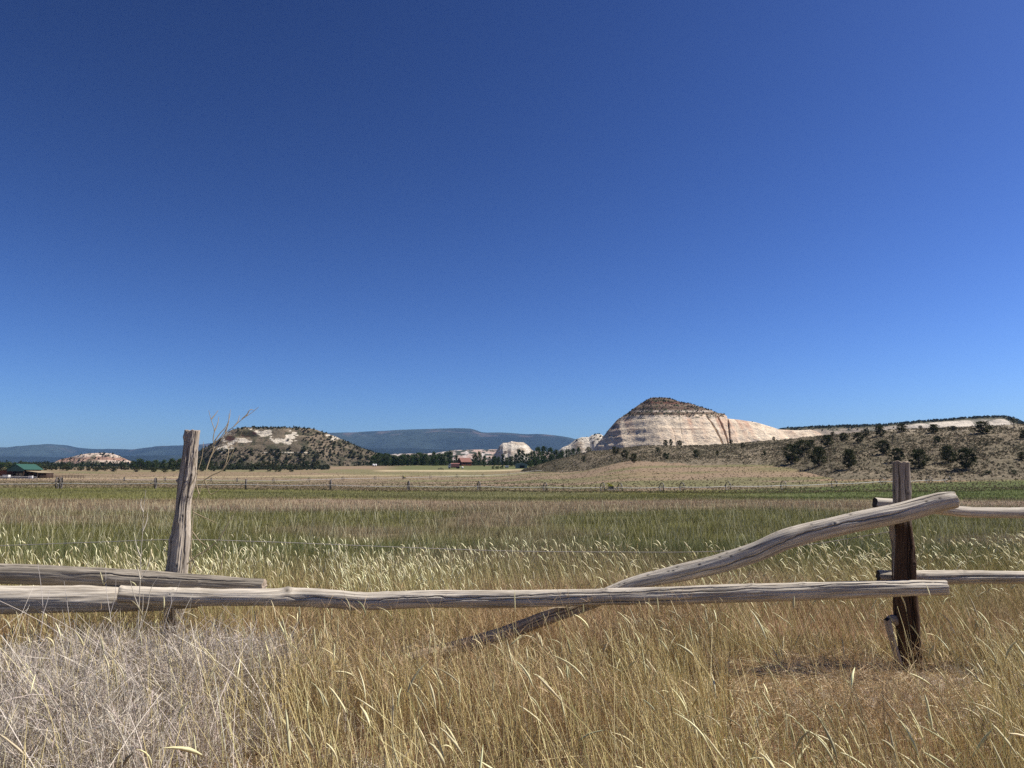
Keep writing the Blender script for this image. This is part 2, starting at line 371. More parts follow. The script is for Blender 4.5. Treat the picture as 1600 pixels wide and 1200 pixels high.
def rock_col(X, Y, Z, f, T, D):
    n = fbm(X*.08, Z*.2, Y*.08, 5, 81); return mixc(mixc(np.broadcast_to(C(.68, .60, .48), X.shape+(3,)), C(.45, .36, .26), sst(0, .5, n)), C(.10, .07, .05), sst(.38, .5, fbm(X*.12, Z*.12, 0, 3, 83))*.8)
_, rk_tab = hill('sandstone_spur', [(868, 708), (879, 699), (887, 696), (901, 686), (909, 683), (920, 683), (925, 679.5), (932, 678), (940, 679), (950, 688), (965, 700)], 860, 14, 1.2, rock_col, M_rock, 220, 160, rough=3, rs=.06, dome=1.5, gully=4, gs=.05, seed=90)
_, kn_tab = hill('sandstone_knoll', [(764, 722), (770, 714), (776, 704), (781, 696), (786, 692), (793, 692), (799, 689.5), (808, 691), (818, 691), (825, 696), (830, 702), (835, 706), (841, 714), (846, 722)], 900, 14, 1.3, rock_col, M_rock, 240, 180, rough=2.2, rs=.07, dome=2.0, gully=5, gs=.05, seed=95)

# the flat-topped mesa with pale cliffs
def m_col(X, Y, Z, f, T, D):
    px = 800+X/Y*F_PX; r = row(Z, Y); n = fbm(X*.04, Z*.06, Y*.04, 5, 101); n2 = fbm(X*.2, Z*.3, Y*.2, 3, 103)
    soil = mixc(C(.13, .105, .07), C(.215, .165, .11), sst(-.3, .3, n)); white = C(.62, .54, .42)
    wx_, wy_ = 16*fbm(px*.1, r*.3, 0, 5, 107), 9*fbm(px*.1, r*.3, 5, 5, 108)
    def blob(x0, y0, sx, sy): return np.exp(-(((px+wx_-x0)/sx)**2+((r+wy_-y0)/sy)**2)**2)
    w = np.maximum.reduce([blob(445, 688, 22, 7), blob(412, 676, 20, 5.5), blob(372, 690, 24, 6), blob(460, 681, 10, 6), blob(522, 683, 10, 3.5), blob(352, 678, 10, 6)])
    w = np.maximum(w, blob(350, 700, 18, 5)*.7); w = np.maximum(w, np.exp(-((r-707)/.9)**2)*sst(400, 415, px)*sst(487, 480, px)*.8)
    c = mixc(soil, white, sst(.42, .58, w*.95+n*.4+n2*.4)*.95)
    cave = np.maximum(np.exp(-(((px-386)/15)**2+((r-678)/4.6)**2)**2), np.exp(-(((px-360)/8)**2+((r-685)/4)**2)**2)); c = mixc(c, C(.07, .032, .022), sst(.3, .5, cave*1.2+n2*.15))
    c = mixc(c, C(.06, .06, .032), sst(.1, .35, n2+.12)*.75*(1-sst(.25, .6, w))); return c
def m_warp(X, D, Z, f, T):
    px = 800+X/(720+D)*F_PX; r = row(Z, 720+D)
    cave = np.exp(-(((px-386)/14)**2+((r-680)/4.5)**2)**2); return Z-3.5*cave
mesa_pts = [(215, 737), (250, 726), (290, 715), (315, 705), (335, 693), (350, 683), (356, 676), (365, 671), (376, 669), (390, 667.5), (430, 667.5), (470, 668), (490, 670), (505, 675), (522, 681), (545, 691), (570, 702), (600, 712), (650, 720), (700, 734)]
_, mesa_tab = hill('mesa', mesa_pts, 720, 9, .62, m_col, M_rock, 620, 300, rough=4, rs=.03, dome=1.25, gully=8, gs=.02, terr=.35, tp=9, seed=110, warp=m_warp)
# small pale hill of red and white strata
def s_col(X, Y, Z, f, T, D):
    n = fbm(X*.03, Z*.1, Y*.03, 4, 121); bd = np.sin(Z*.55+2.5*n)
    c = mixc(C(.60, .47, .36), C(.34, .18, .12), sst(-.1, .7, bd)*(.4+.5*f)); return mixc(c, C(.08, .08, .045), sst(.15, .4, fbm(X*.16, Y*.16, 0, 3, 124))*.75)
_, strat_tab = hill('strata_hill', [(70, 733), (84, 724), (95, 718), (112, 714), (130, 709.5), (145, 708), (160, 707.5), (175, 708.5), (188, 713), (200, 719), (215, 727), (230, 735)], 950, 13, .8, s_col, M_rock, 320, 180, rough=2.5, rs=.04, dome=1.4, gully=8, gs=.02, terr=.6, tp=7, seed=125)
# long far mesa at right
def f_col(X, Y, Z, f, T, D):
    px = 800+X/Y*F_PX; r = row(Z, Y); n = fbm(X*.02, Z*.05, Y*.02, 5, 131); c = mixc(C(.52, .45, .36), C(.32, .26, .2), sst(-.1, .4, n))
    c = mixc(c, C(.24, .19, .14), sst(1430, 1340, px)*.75); c = mixc(c, C(.62, .54, .43), sst(1400, 1440, px)*sst(-.35, -.05, n+.2*np.sin(Z*.3))*.95)
    cr = np.interp(px, [p[0] for p in fm_pts], [p[1] for p in fm_pts])
    c = mixc(c, C(.07, .075, .04), sst(.16, .4, fbm(X*.06, Y*.06, Z*.2, 3, 133))*.7); return mixc(c, C(.085, .08, .045), sst(4.2, 3.0, r-cr+1.2*n))
fm_pts = [(1150, 700), (1200, 676), (1227, 669.5), (1275, 667), (1330, 665.5), (1375, 664), (1417, 660), (1450, 657.5), (1475, 656), (1525, 652), (1550, 651), (1570, 651), (1582, 656), (1600, 663), (1640, 668), (1700, 672), (1800, 690)]
_, fm_tab = hill('far_mesa', fm_pts, 1080, 18, .55, f_col, M_rock, 520, 200, rough=5, rs=.02, dome=1.5, gully=14, gs=.012, terr=.4, tp=14, seed=135)
# scrubby speckled rise beyond the trees
def sp_col(X, Y, Z, f, T, D):
    n = fbm(X*.05, Y*.02, Z*.1, 4, 141); return mixc(mixc(C(.46, .33, .26), C(.55, .48, .42), sst(-.2, .3, n)), C(.06, .065, .045), sst(-.08, .18, fbm(X*.11, Y*.05, Z*.2, 3, 143)))
hill('speckled_rise', [(540, 724), (580, 713), (620, 709), (680, 708), (705, 703.5), (740, 702.5), (790, 702), (840, 704), (900, 712), (960, 722)], 1700, 15, .4, sp_col, M_rock, 400, 120, rough=4, rs=.02, dome=1.2, gully=12, gs=.01, seed=145)

# mountains
def mt_col(X, Y, Z, f, T, D):
    n = fbm(X*.0012, Y*.0012, Z*.003, 5, 151); n2 = fbm(X*.006, Y*.004, Z*.01, 4, 153)
    c = mixc(C(.008, .015, .020), C(.026, .038, .036), sst(-.15, .35, n+.25*n2))
    return mixc(c, C(.12, .085, .08), (Yw_ok := (Y > 6500)*1.0)*sst(.80, .86, f)*sst(.97, .93, f)*sst(-.05, .3, n2)*.6)
mt_pts = [(-300, 706), (-200, 702), (-100, 702), (0, 699.5), (35, 698), (60, 695), (76, 693.5), (95, 695), (108, 696), (118, 699), (150, 702), (185, 701.5), (210, 702.5), (235, 699), (262, 696.5), (310, 695), (350, 690), (400, 684), (460, 679), (520, 677), (560, 676), (590, 674), (640, 671), (690, 669.8), (742, 670.5), (748, 674), (754, 676), (780, 675.5), (800, 676.5), (820, 678.5), (842, 678), (870, 680.5), (890, 683.5), (905, 688), (950, 694), (1020, 697), (1150, 700), (1400, 703), (1800, 706), (2200, 720)]
hill('mountains', mt_pts, 8200, 30, .22, mt_col, M_mount, 900, 260, rough=55, rs=.0016, dome=1.35, gully=420, gs=.0012, terr=0, seed=155)
hill('foothills', [(-400, 726), (-200, 716), (0, 713), (120, 715), (250, 711), (400, 712), (500, 705), (560, 702), (640, 700), (700, 703), (800, 706), (900, 702), (1000, 706), (1200, 712), (1500, 720)], 5200, 26, .16, mt_col, M_mount, 600, 160, rough=26, rs=.003, dome=1.2, gully=200, gs=.002, seed=165)

# haze
b = MB().box(-13500, 13500, -2600, 13500, -12, 660)
hz_m = bpy.data.materials.new('thin haze'); hz_m.use_nodes = True; t_ = hz_m.node_tree; t_.nodes.clear()
pv = t_.nodes.new('ShaderNodeVolumePrincipled'); pv.inputs['Color'].default_value = (.36, .62, 1, 1); pv.inputs['Density'].default_value = 3.8e-5; pv.inputs['Anisotropy'].default_value = 0.0
mo = t_.nodes.new('ShaderNodeOutputMaterial'); t_.links.new(pv.outputs[0], mo.inputs['Volume'])
tag(b.build('haze', hz_m), kind='stuff')

# ---------------------------------------------------------------- trees and scrub
def leaves(cen, rad, n, size, cols, flat=1., seed=0):
    """n leaf sprays spread through ellipsoids cen/rad"""
    g = np.random.default_rng(seed); k = g.integers(0, len(cen), n); d = g.normal(size=(n, 3)); d /= np.linalg.norm(d, axis=1)[:, None]
    r = g.random(n)**.42; P = cen[k]+d*r[:, None]*rad[k]
    a = g.normal(size=(n, 3)); a /= np.linalg.norm(a, axis=1)[:, None]; b_ = np.cross(a, g.normal(size=(n, 3))); b_ /= np.linalg.norm(b_, axis=1)[:, None]
    s = size*(.5+g.random(n))[:, None]; V = np.stack([P-a*s, P-b_*s*.55, P+a*s, P+b_*s*.55], 1).reshape(-1, 3)
    f = np.arange(4*n).reshape(-1, 4); ck = np.array(cols)[g.integers(0, len(cols), len(cen))][k]*(0.7+.6*g.random(n))[:, None]
    return V, f, np.repeat(ck, 4, 0)
def tree_meshes(kind, seed):
    g = np.random.default_rng(seed); H = 1.0; tb = MB()
    if kind == 'juniper': tr, th, cr, ch, nb, nl, ls = .035, .45, .5, (.14, .97), 17, 2400, .032; cols = [(.036, .042, .013), (.052, .058, .018), (.026, .031, .011), (.07, .072, .026)]
    elif kind == 'cottonwood': tr, th, cr, ch, nb, nl, ls = .022, .6, .38, (.10, 1.), 20, 2300, .030; cols = [(.045, .075, .02), (.06, .09, .028), (.03, .05, .018), (.085, .105, .045)]
    elif kind == 'poplar': tr, th, cr, ch, nb, nl, ls = .02, .7, .17, (.1, 1.), 12, 1400, .03; cols = [(.03, .055, .018), (.04, .065, .02), (.022, .04, .014)]
    elif kind == 'shrub': tr, th, cr, ch, nb, nl, ls = .03, .3, .62, (.05, .95), 10, 900, .06; cols = [(.05, .065, .026), (.07, .082, .035), (.035, .045, .018)]
    elif kind == 'snag': tr, th, cr, ch, nb, nl, ls = .035, .85, .4, (.4, .9), 9, 260, .04; cols = [(.04, .045, .022)]
    T0 = spline([(0, 0, -.06), (.02*g.normal(), .02, th*.4), (.04*g.normal(), .03*g.normal(), th)], 6); tb.tube(T0, np.linspace(tr, tr*.35, 6), 6)
    cen, rad = [], []
    for i in range(nb):
        u = (i+.5)/nb; z = ch[0]+(ch[1]-ch[0])*u; prof = math.sin(min(1, (u*.86+.12))*math.pi)**.6
        r = cr*prof*(.35+.6*g.random()); a = i*2.4+g.random()
        rr = (.11 if kind == 'poplar' else .17)*(.55+.85*g.random())*(1 if kind != 'shrub' else 1.3); zc = min(z, ch[1]-rr*.6)
        cen.append((r*math.cos(a), r*math.sin(a), zc)); rad.append((rr*1.15, rr*1.15, rr*.8))
        s0 = T0[min(5, int(1+u*4))]; tb.tube([s0, (s0+np.array(cen[-1]))/2+[0, 0, -.02], cen[-1]], [tr*.4, tr*.28, tr*.1], 4, False)
        if kind == 'snag': e = np.array(cen[-1])*1.25+[0, 0, .12]; tb.tube([cen[-1], e], [tr*.15, .003], 3, False)
    V, f, c = leaves(np.array(cen), np.array(rad), nl, ls, cols, seed=seed)
    t = tb.build('trunk', M_bark, None, True); k = build('crown', V, f, M_leaf, None, c, smooth=False)
    me = (t.data, k.data); bpy.data.objects.remove(t); bpy.data.objects.remove(k); return me
TM = {k: [tree_meshes(k, 200+17*i+len(k)) for i in range(n)] for k, n in (('juniper', 6), ('cottonwood', 5), ('poplar', 2), ('shrub', 4), ('snag', 1))}
def plant(name, kind, P, h, w, label, cat, group=None, var=None):
    P = np.array(P, float); e = empty(name, P, random.random()*6.28); tm = TM[kind][var if var is not None else random.randrange(len(TM[kind]))]
    nat = {'juniper': 1.15, 'cottonwood': .92, 'poplar': .48, 'shrub': 1.5, 'snag': 1.0}[kind]; e.scale = (w/nat, w/nat, h)
    for nm, me in zip(('trunk', 'crown'), tm):
        o = bpy.data.objects.new(nm, me); link(o); o.parent = e
    tag(e, label, cat, group); return e
HG = 'junipers scattered over the sagebrush hill'
RH = [
 (1238, 725, 28, 32, 'juniper', 'round dark juniper at the left foot of the sagebrush hill, its trunk showing'),
 (1254, 712, 22, 30, 'juniper', 'broad juniper just behind and right of the round one at the hill\'s left foot'),
 (1268, 700, 12, 14, 'juniper', 'small juniper on the upper right shoulder of the broad pair at the hill\'s left foot'),
 (1280, 728, 27, 30, 'juniper', 'wide dark juniper low on the slope, second along the hill\'s foot from the left'),
 (1294, 698, 17, 21, 'juniper', 'bushy juniper high on the slope near where the pale butte ends'),
 (1301, 682, 7, 8, 'juniper', 'little juniper touching the skyline at the pale butte\'s right tip'),
 (1318, 690, 13, 16, 'juniper', 'compact juniper near the crest, second along from the pale butte\'s tip'),
 (1328, 733, 28, 26, 'juniper', 'loose greenish juniper low on the slope between two dark ones left of the tall post'),
 (1341, 692, 15, 17, 'juniper', 'left one of two touching junipers near the crest'),
 (1353, 682, 11, 14, 'juniper', 'right one of two touching junipers near the crest'),
 (1375, 682, 16, 20, 'juniper', 'dark upright juniper standing on the pale ground of the crest'),
 (1395, 689, 10, 10, 'snag', 'thin sparse juniper just under the crest'),
 (1381, 710, 20, 24, 'juniper', 'juniper halfway up the slope with a long shadow, up and left of the post top'),
 (1403, 722, 20, 24, 'juniper', 'round black-green juniper right above the top of the weathered post'),
 (1409, 675, 12, 18, 'juniper', 'spreading juniper on the skyline above the weathered post'),
 (1436, 732, 27, 31, 'juniper', 'large dark juniper just right of the top of the weathered post'),
 (1438, 668, 5, 8, 'juniper', 'tiny juniper on the skyline between two spreading ones'),
 (1459, 677, 13, 20, 'juniper', 'umbrella-shaped juniper with bare trunk on the crest'),
 (1465, 691, 9, 14, 'shrub', 'greyish bush below the umbrella-shaped juniper'),
 (1489, 673, 7, 12, 'juniper', 'low round juniper on the crest beside pale rock'),
 (1482, 723, 24, 27, 'juniper', 'left half of the joined pair of big junipers on the right slope'),
 (1511, 734, 30, 37, 'juniper', 'largest juniper on the hill, the right and lower of the joined pair'),
 (1535, 678, 18, 29, 'juniper', 'wide juniper standing alone near the crest toward the right edge'),
 (1585, 670, 16, 15, 'snag', 'half-dead ragged juniper with bare twigs on the skyline'),
 (1542, 697, 5, 7, 'juniper', 'tiny dark juniper alone on the open slope below the wide crest one'),
 (1597, 719, 12, 15, 'juniper', 'lower of two junipers cut by the right edge of the view'),
 (1600, 687, 13, 15, 'juniper', 'upper of two junipers cut by the right edge of the view'),
 (1583, 741, 6, 12, 'shrub', 'low dark bush at the hill\'s foot nearest the right edge'),
 (1544, 741, 5, 14, 'shrub', 'low dark bush at the hill\'s foot under the largest juniper'),
 (1040, 697, 9, 9, 'juniper', 'left tree of the close pair against the pale butte face'),
 (1048, 697, 10, 6, 'juniper', 'narrow right tree of the close pair against the pale butte face'),
 (1062, 696, 8, 11, 'juniper', 'flat-topped juniper against the pale butte face beside the close pair'),
 (1142, 692, 6, 7, 'juniper', 'small juniper below the dark cracks of the butte'),
 (1209, 687, 6, 6, 'juniper', 'lone dot-like juniper against the butte\'s long right tail'),
 (962, 710, 11, 12, 'juniper', 'uppermost of three junipers below the butte\'s left foot'),
 (977, 717, 13, 12, 'juniper', 'middle of three junipers below the butte\'s left foot'),
 (991, 723, 13, 14, 'juniper', 'lowest of three junipers below the butte\'s left foot'),
 (912, 722, 9, 9, 'shrub', 'dark bush on the hill\'s left end near the tree belt'),
 (958, 701, 5, 4, 'juniper', 'tiny juniper at the very foot of the butte\'s left side'),
 (1087, 715, 11, 12, 'juniper', 'single dark juniper midway along the low sagebrush slope'),
 (1121, 712, 7, 6, 'juniper', 'small slim juniper on the low slope right of the single dark one'),
 (1041, 718, 10, 14, 'shrub', 'grey-green bush low on the slope under the close pair of trees'),
 (1160, 700, 7, 8, 'juniper', 'small juniper just below the slope\'s crest under the butte\'s tail'),
 (1028, 706, 7, 10, 'shrub', 'dull bush midway up the slope left of the close pair of trees'),
 (1194, 711, 6, 6, 'shrub', 'small scrubby bush on the slope left of the round juniper'),
 (919, 705, 7, 11, 'juniper', 'low juniper on the skyline between the tree belt and the butte'),
]
for (px, py, hp, wp, kd, lb) in RH:
    P = on_ground(px, py); s = P[1]/F_PX; dead = 'half-dead' in lb
    plant('juniper_tree' if kd != 'shrub' else 'bush', kd, P-[0, 0, .1], hp*s*1.15, wp*s*1.15, lb, 'tree' if kd != 'shrub' else 'bush', HG if kd != 'shrub' else 'bushes on the sagebrush hill')

# tree belt in the middle distance
def belt(px, top, base, w, kd, lb, grp, Y=540, nm=None):
    P = at(px, base, Y); z = ground_z(P[0], Y); s = Y/F_PX; ht = rz(top, Y)-z
    return plant(nm or {'cottonwood': 'cottonwood_tree', 'poplar': 'poplar_tree', 'juniper': 'juniper_tree', 'shrub': 'bush'}[kd], kd, (P[0], Y, z-.2), ht, w*s, lb, 'bush' if kd == 'shrub' else 'tree', grp)
g = np.random.default_rng(11)
for i, px in enumerate(np.linspace(582, 698, 27)):
    belt(px+g.normal()*1.2, 710+g.normal()*1.6-(2 if px > 640 else 0), 727, 12+g.random()*6, 'cottonwood', 'cottonwood in the even green row left of the red-roofed house', 'cottonwoods in the even row left of the house', 555+g.normal()*10)
for (px, top, w, kd, lb, Y) in [
 (704, 704, 12, 'cottonwood', 'tall cottonwood towering just left of the red-roofed house', 545), (713, 711, 9, 'cottonwood', 'shorter cottonwood touching the left wall of the red-roofed house', 560),
 (742, 708, 11, 'cottonwood', 'cottonwood pressed against the right side of the red-roofed house', 552), (749, 705, 13, 'cottonwood', 'broad star-shaped cottonwood right of the red-roofed house', 545),
 (757, 711, 8, 'cottonwood', 'low cottonwood right of the broad star-shaped one', 560), (765, 713, 7, 'cottonwood', 'slim cottonwood left of the lone small tree', 570), (756.5, 716, 5, 'cottonwood', 'small lone tree standing forward on the green lawn', 515),
 (772, 712, 12, 'cottonwood', 'round dark tree under the left foot of the white knoll', 550), (779, 713, 9, 'cottonwood', 'dark tree in front of the white knoll\'s left part', 560),
 (786, 709, 7, 'poplar', 'narrow poplar in front of the white knoll', 500), (792, 714, 9, 'cottonwood', 'low dark tree between the two poplars', 505), (799, 712, 11, 'cottonwood', 'leafy tree below the middle of the white knoll', 520),
 (806, 708, 9, 'cottonwood', 'tree hugging the left side of the tall poplar', 510), (811, 701, 10, 'poplar', 'tallest poplar rising across the white knoll', 500), (817, 703, 8, 'poplar', 'second tall poplar at the white knoll\'s right side', 512),
 (824, 708, 13, 'cottonwood', 'dark tree behind the green-roofed shed', 520), (832, 704, 14, 'cottonwood', 'dark round tree at the white knoll\'s right foot', 530), (841, 698, 16, 'cottonwood', 'big rounded tree at the left end of the high dark belt', 540),
 (850, 697, 15, 'cottonwood', 'highest crown of the dark belt below the mountains', 545), (860, 699, 15, 'cottonwood', 'full crown right of the highest one in the dark belt', 545), (869, 702, 14, 'cottonwood', 'rounded crown midway along the dark belt', 540),
 (878, 703, 13, 'cottonwood', 'crown in the dark belt below the small pale rock spur', 540), (887, 701, 13, 'cottonwood', 'crown against the pale rock spur near the belt\'s right end', 520), (896, 700, 12, 'cottonwood', 'last but one crown at the belt\'s right end', 500),
 (904, 698, 11, 'cottonwood', 'last crown at the right end of the dark belt', 480), (838, 713, 14, 'cottonwood', 'front tree right of the green-roofed shed', 480), (850, 711, 13, 'cottonwood', 'front tree under the belt\'s highest crown', 470),
 (862, 709, 12, 'cottonwood', 'front tree on the slope\'s edge under the dark belt', 450), (874, 708, 11, 'cottonwood', 'front tree higher on the slope\'s edge under the dark belt', 440), (829, 718, 10, 'cottonwood', 'low front tree touching the shed\'s right wall', 470)]:
    belt(px, top, 728, w, kd, lb, 'trees of the belt around the farm', Y)
for px, w, lb in ((771, 8, 'first'), (777, 9, 'middle'), (784, 8, 'last')): belt(px, 727.5, 732, w, 'shrub', lb+' low dark bush of the short row on the lawn left of the white trailer', 'low bushes on the lawn', 455)
# left flats: trees behind the barn and along the strata hill
LG = 'dark trees along the left edge of the meadow'
for (px, top, base, w, kd, Y, lb) in [
 (3, 722, 740, 16, 'cottonwood', 430, 'leftmost dark tree behind the barn'), (13, 721, 740, 14, 'cottonwood', 440, 'dark tree behind the barn\'s left gable'), (22, 722, 740, 13, 'cottonwood', 450, 'dark tree peeking over the barn ridge'),
 (38, 721, 738, 15, 'cottonwood', 450, 'rounded tree behind the barn\'s green roof slope'), (50, 724, 738, 14, 'cottonwood', 455, 'tree above the barn\'s right lean-to'), (60, 724, 738, 13, 'cottonwood', 460, 'last tree behind the barn on its right side'),
 (70, 728, 738, 10, 'juniper', 440, 'low juniper past the barn\'s right end'), (80, 727, 737, 9, 'juniper', 440, 'first of two round junipers before the striped hill\'s left foot'), (87, 727, 737, 8, 'juniper', 445, 'second of two round junipers before the striped hill\'s left foot'),
 (103, 724, 736, 14, 'juniper', 435, 'largest juniper before the striped hill'), (125, 729, 736, 9, 'juniper', 440, 'flat low juniper under the middle of the striped hill'), (138, 728, 736, 11, 'juniper', 440, 'bushy low juniper right of the striped hill\'s middle'),
 (150, 729, 738, 12, 'juniper', 420, 'juniper with pale trunk at the striped hill\'s right part'), (164, 727, 736, 10, 'juniper', 440, 'juniper below the striped hill\'s right shoulder'), (177, 729, 738, 11, 'juniper', 420, 'isolated umbrella-like juniper on the meadow edge'),
 (193, 725, 734, 11, 'juniper', 450, 'small tree at the striped hill\'s right foot'), (207, 719, 733, 9, 'cottonwood', 480, 'tall narrow tree right of the striped hill'), (218, 716, 733, 16, 'cottonwood', 480, 'big clumped tree right of the striped hill'),
 (213, 729, 738, 12, 'juniper', 415, 'isolated round juniper on the meadow left of the leaning post'), (231, 719, 733, 13, 'cottonwood', 480, 'dark tree second right of the striped hill'), (243, 718, 733, 13, 'cottonwood', 480, 'dark tree third right of the striped hill'),
 (240, 730, 738, 13, 'juniper', 415, 'low wide juniper in the meadow just left of the leaning post'), (256, 718, 735, 13, 'cottonwood', 470, 'grey-green tree left of the leaning post'), (268, 716, 736, 15, 'cottonwood', 460, 'greenest tree touching the leaning post\'s left side'), (258, 731, 739, 12, 'juniper', 410, 'low juniper at the leaning post\'s left side'),
 (281, 716, 735, 13, 'cottonwood', 460, 'tree hidden behind the leaning post')]:
    belt(px, top, base, w, kd, lb, LG, Y)
# shrubs along the mesa's foot
FG = 'dark shrubs lining the foot of the mesa'
g = np.random.default_rng(23)
for i in range(34):
    px = 312+i*6.3+g.normal()*2; f_ = g.random(); Y = 455+f_*70
    belt(px, 727-f_*9-g.random()*3, 0, 9+g.random()*7, 'shrub' if g.random() < .5 else 'juniper', 'dark round shrub in the dense strip along the foot of the flat-topped mesa', FG, Y)
FB = 'first,second,third,fourth,fifth,sixth,seventh,eighth,ninth,tenth'.split(',')
for kb, (px, Y) in enumerate(((312, 425), (323, 424), (340, 425), (353, 423), (369, 425), (385, 424), (425, 425), (450, 424), (463, 421), (482, 422))):
    belt(px, row(ground_z(ax(px, 735, Y), Y), Y)-7-g.random()*2, 0, 9+g.random()*3, 'shrub', FB[kb]+' brush clump from the left standing forward of the dense strip before the mesa', 'forward brush clumps before the mesa', Y)
# junipers on the mesa slope: largest as things
g = np.random.default_rng(31); cnt = 0
while cnt < 110:
    px = g.uniform(300, 625); py = g.uniform(671, 722)
    lo_r = np.interp(px, [p[0] for p in mesa_pts], [p[1] for p in mesa_pts])
    if py < lo_r+2 or (340 < px < 475 and 672 < py < 703 and g.random() < .93) or (px > 560 and py < 700): continue
    P = on_hill(mesa_tab, px, py); s = P[1]/F_PX; k = (2.6+2.4*g.random()+(1.6 if py > 705 else 0))
    plant('juniper_tree', 'juniper', P-[0, 0, .2], k*s, k*1.15*s, 'tiny dark juniper dotted over the slope of the flat-topped mesa', 'tree', 'junipers dotted over the mesa slope'); cnt += 1

def tufts(name, P, size, cols, n_per, seed, material=None, flat=.7, ls=.3, kind='stuff'):
    g = np.random.default_rng(seed); m = len(P); k = np.repeat(np.arange(m), n_per); n = len(k); s = size[k]
    d = g.normal(size=(n, 3)); d /= np.linalg.norm(d, axis=1)[:, None]; d[:, 2] = np.abs(d[:, 2]); r = g.random(n)**.4
    c = P[k]+d*(r*s)[:, None]*[.55, .55, flat]+[0, 0, 0]
    a = g.normal(size=(n, 3))*.6+d; a /= np.linalg.norm(a, axis=1)[:, None]; b_ = np.cross(a, g.normal(size=(n, 3))); b_ /= np.linalg.norm(b_, axis=1)[:, None]
    l = (s*ls*(.5+g.random(n)))[:, None]; V = np.stack([c-a*l, c-b_*l*.4, c+a*l, c+b_*l*.4], 1).reshape(-1, 3)
    col = np.array(cols)[g.integers(0, len(cols), m)][k]*(.7+.6*g.random(n))[:, None]
    o = build(name, V, np.arange(4*n).reshape(-1, 4), material or M_leaf, col=np.repeat(col, 4, 0), smooth=False); return tag(o, kind=kind)
# sagebrush covering the hill
g = np.random.default_rng(41); n = 36000
q = g.uniform(815, 1950, n*2); u = g.random(n*2)**.8; Yt_ = np.interp(q, hq, hYt); Y = Yt_-3+(np.interp(q, hq, hYc)+14-Yt_)*u; x = (q-800)/F_PX/.992*Y
keep = (g.random(n*2) < .45+.5*sst(-.3, .3, vn(x*.06, Y*.06, 0, 45)))*(g.random(n*2) < sst(-4, 10, Y-Yt_)*.9+.1); q, Y, x = q[keep][:n], Y[keep][:n], x[keep][:n]
P = np.stack([x, Y, ground_z(x, Y)-.05], -1)
tufts('sagebrush', P, .3+.55*g.random(len(P))**2, [(.17, .15, .09), (.13, .115, .065), (.21, .18, .115), (.10, .088, .048), (.24, .185, .12)], 12, 42)
# distant scrub: mesa slope, butte cap, far mesa cap, flats
PP, SS = [], []
def scatter_hill(tab, pts, Yr, n, smin, smax, cond, seed):
    g = np.random.default_rng(seed); x, ys, Z = tab; i = g.integers(1, len(x)-1, n*6); j = g.integers(1, len(ys)-1, n*6)
    X, Yw, z = x[i], ys[j], Z[i, j]; px = 800+X/Yw*F_PX; r = row(z, Yw); k = cond(px, r, g.random(len(px)))
    k = np.where(k)[0][:n]; PP.append(np.stack([X[k], Yw[k], z[k]], -1)); SS.append(g.uniform(smin, smax, len(k)))
scatter_hill(mesa_tab, 0, 0, 5200, .6, 1.7, lambda px, r, u: (px > 290) & (px < 650) & ~((px > 335) & (px < 472) & (r > 672) & (r < 702) & (u < .72)) & (r > 667) & ((r > 700) | (u < .6)), 51)
scatter_hill(mesa_tab, 0, 0, 260, 1.0, 2.2, lambda px, r, u: (r < 670.5) & (px > 370) & (px < 500), 52)
scatter_hill(butte_tab, 0, 0, 1100, .5, 1.5, lambda px, r, u: (r < 651) & (px < 1134) & (px > 975), 53)
scatter_hill(butte_tab, 0, 0, 60, .6, 1.5, lambda px, r, u: (px > 1135) & (px < 1190) & (r < 664) & (u < .2), 54)
scatter_hill(butte_tab, 0, 0, 150, .6, 1.6, lambda px, r, u: (px < 985) & (px > 945) & (r < 685) & (u < .6), 58)
scatter_hill(fm_tab, 0, 0, 2400, 1.5, 3.2, lambda px, r, u: (px > 1215) & (r < np.interp(px, [p[0] for p in fm_pts], [p[1] for p in fm_pts])+1.2+1.5*u), 55)
scatter_hill(fm_tab, 0, 0, 700, 1., 2.4, lambda px, r, u: (px > 1215) & (px < 1430) & (r < 674), 56)
scatter_hill(strat_tab, 0, 0, 500, .7, 2.0, lambda px, r, u: (r > 706) & (u < .8), 57)
scatter_hill(rk_tab, 0, 0, 90, .8, 2.0, lambda px, r, u: (r < 690) & (u < .5), 59)
g = np.random.default_rng(61); q = np.r_[g.uniform(228, 515, 1300), g.uniform(40, 300, 260)]; Y = g.uniform(448, 590, len(q)); x = (q-800)/F_PX*Y; PP.append(np.stack([x, Y, G(x, Y)], -1)); SS.append(g.uniform(.7, 2.0, len(q)))
tufts('scrub', np.concatenate(PP), np.concatenate(SS), [(.035, .042, .02), (.05, .055, .026), (.028, .034, .017)], 26, 60, flat=.9, ls=.34)
# low woods along the far flats, too far and dense to tell apart
g = np.random.default_rng(71); n = 1500; q = g.uniform(-60, 940, n); Y = g.uniform(600, 1000, n); x = (q-800)/F_PX*Y
k = ((q < 330) | (q > 560))
tufts('woods', np.stack([x, Y, G(x, Y)+.5], -1)[k], g.uniform(2., 4.5, n)[k], [(.035, .046, .02), (.05, .06, .028), (.03, .038, .018)], 60, 72, flat=1.1, ls=.22)

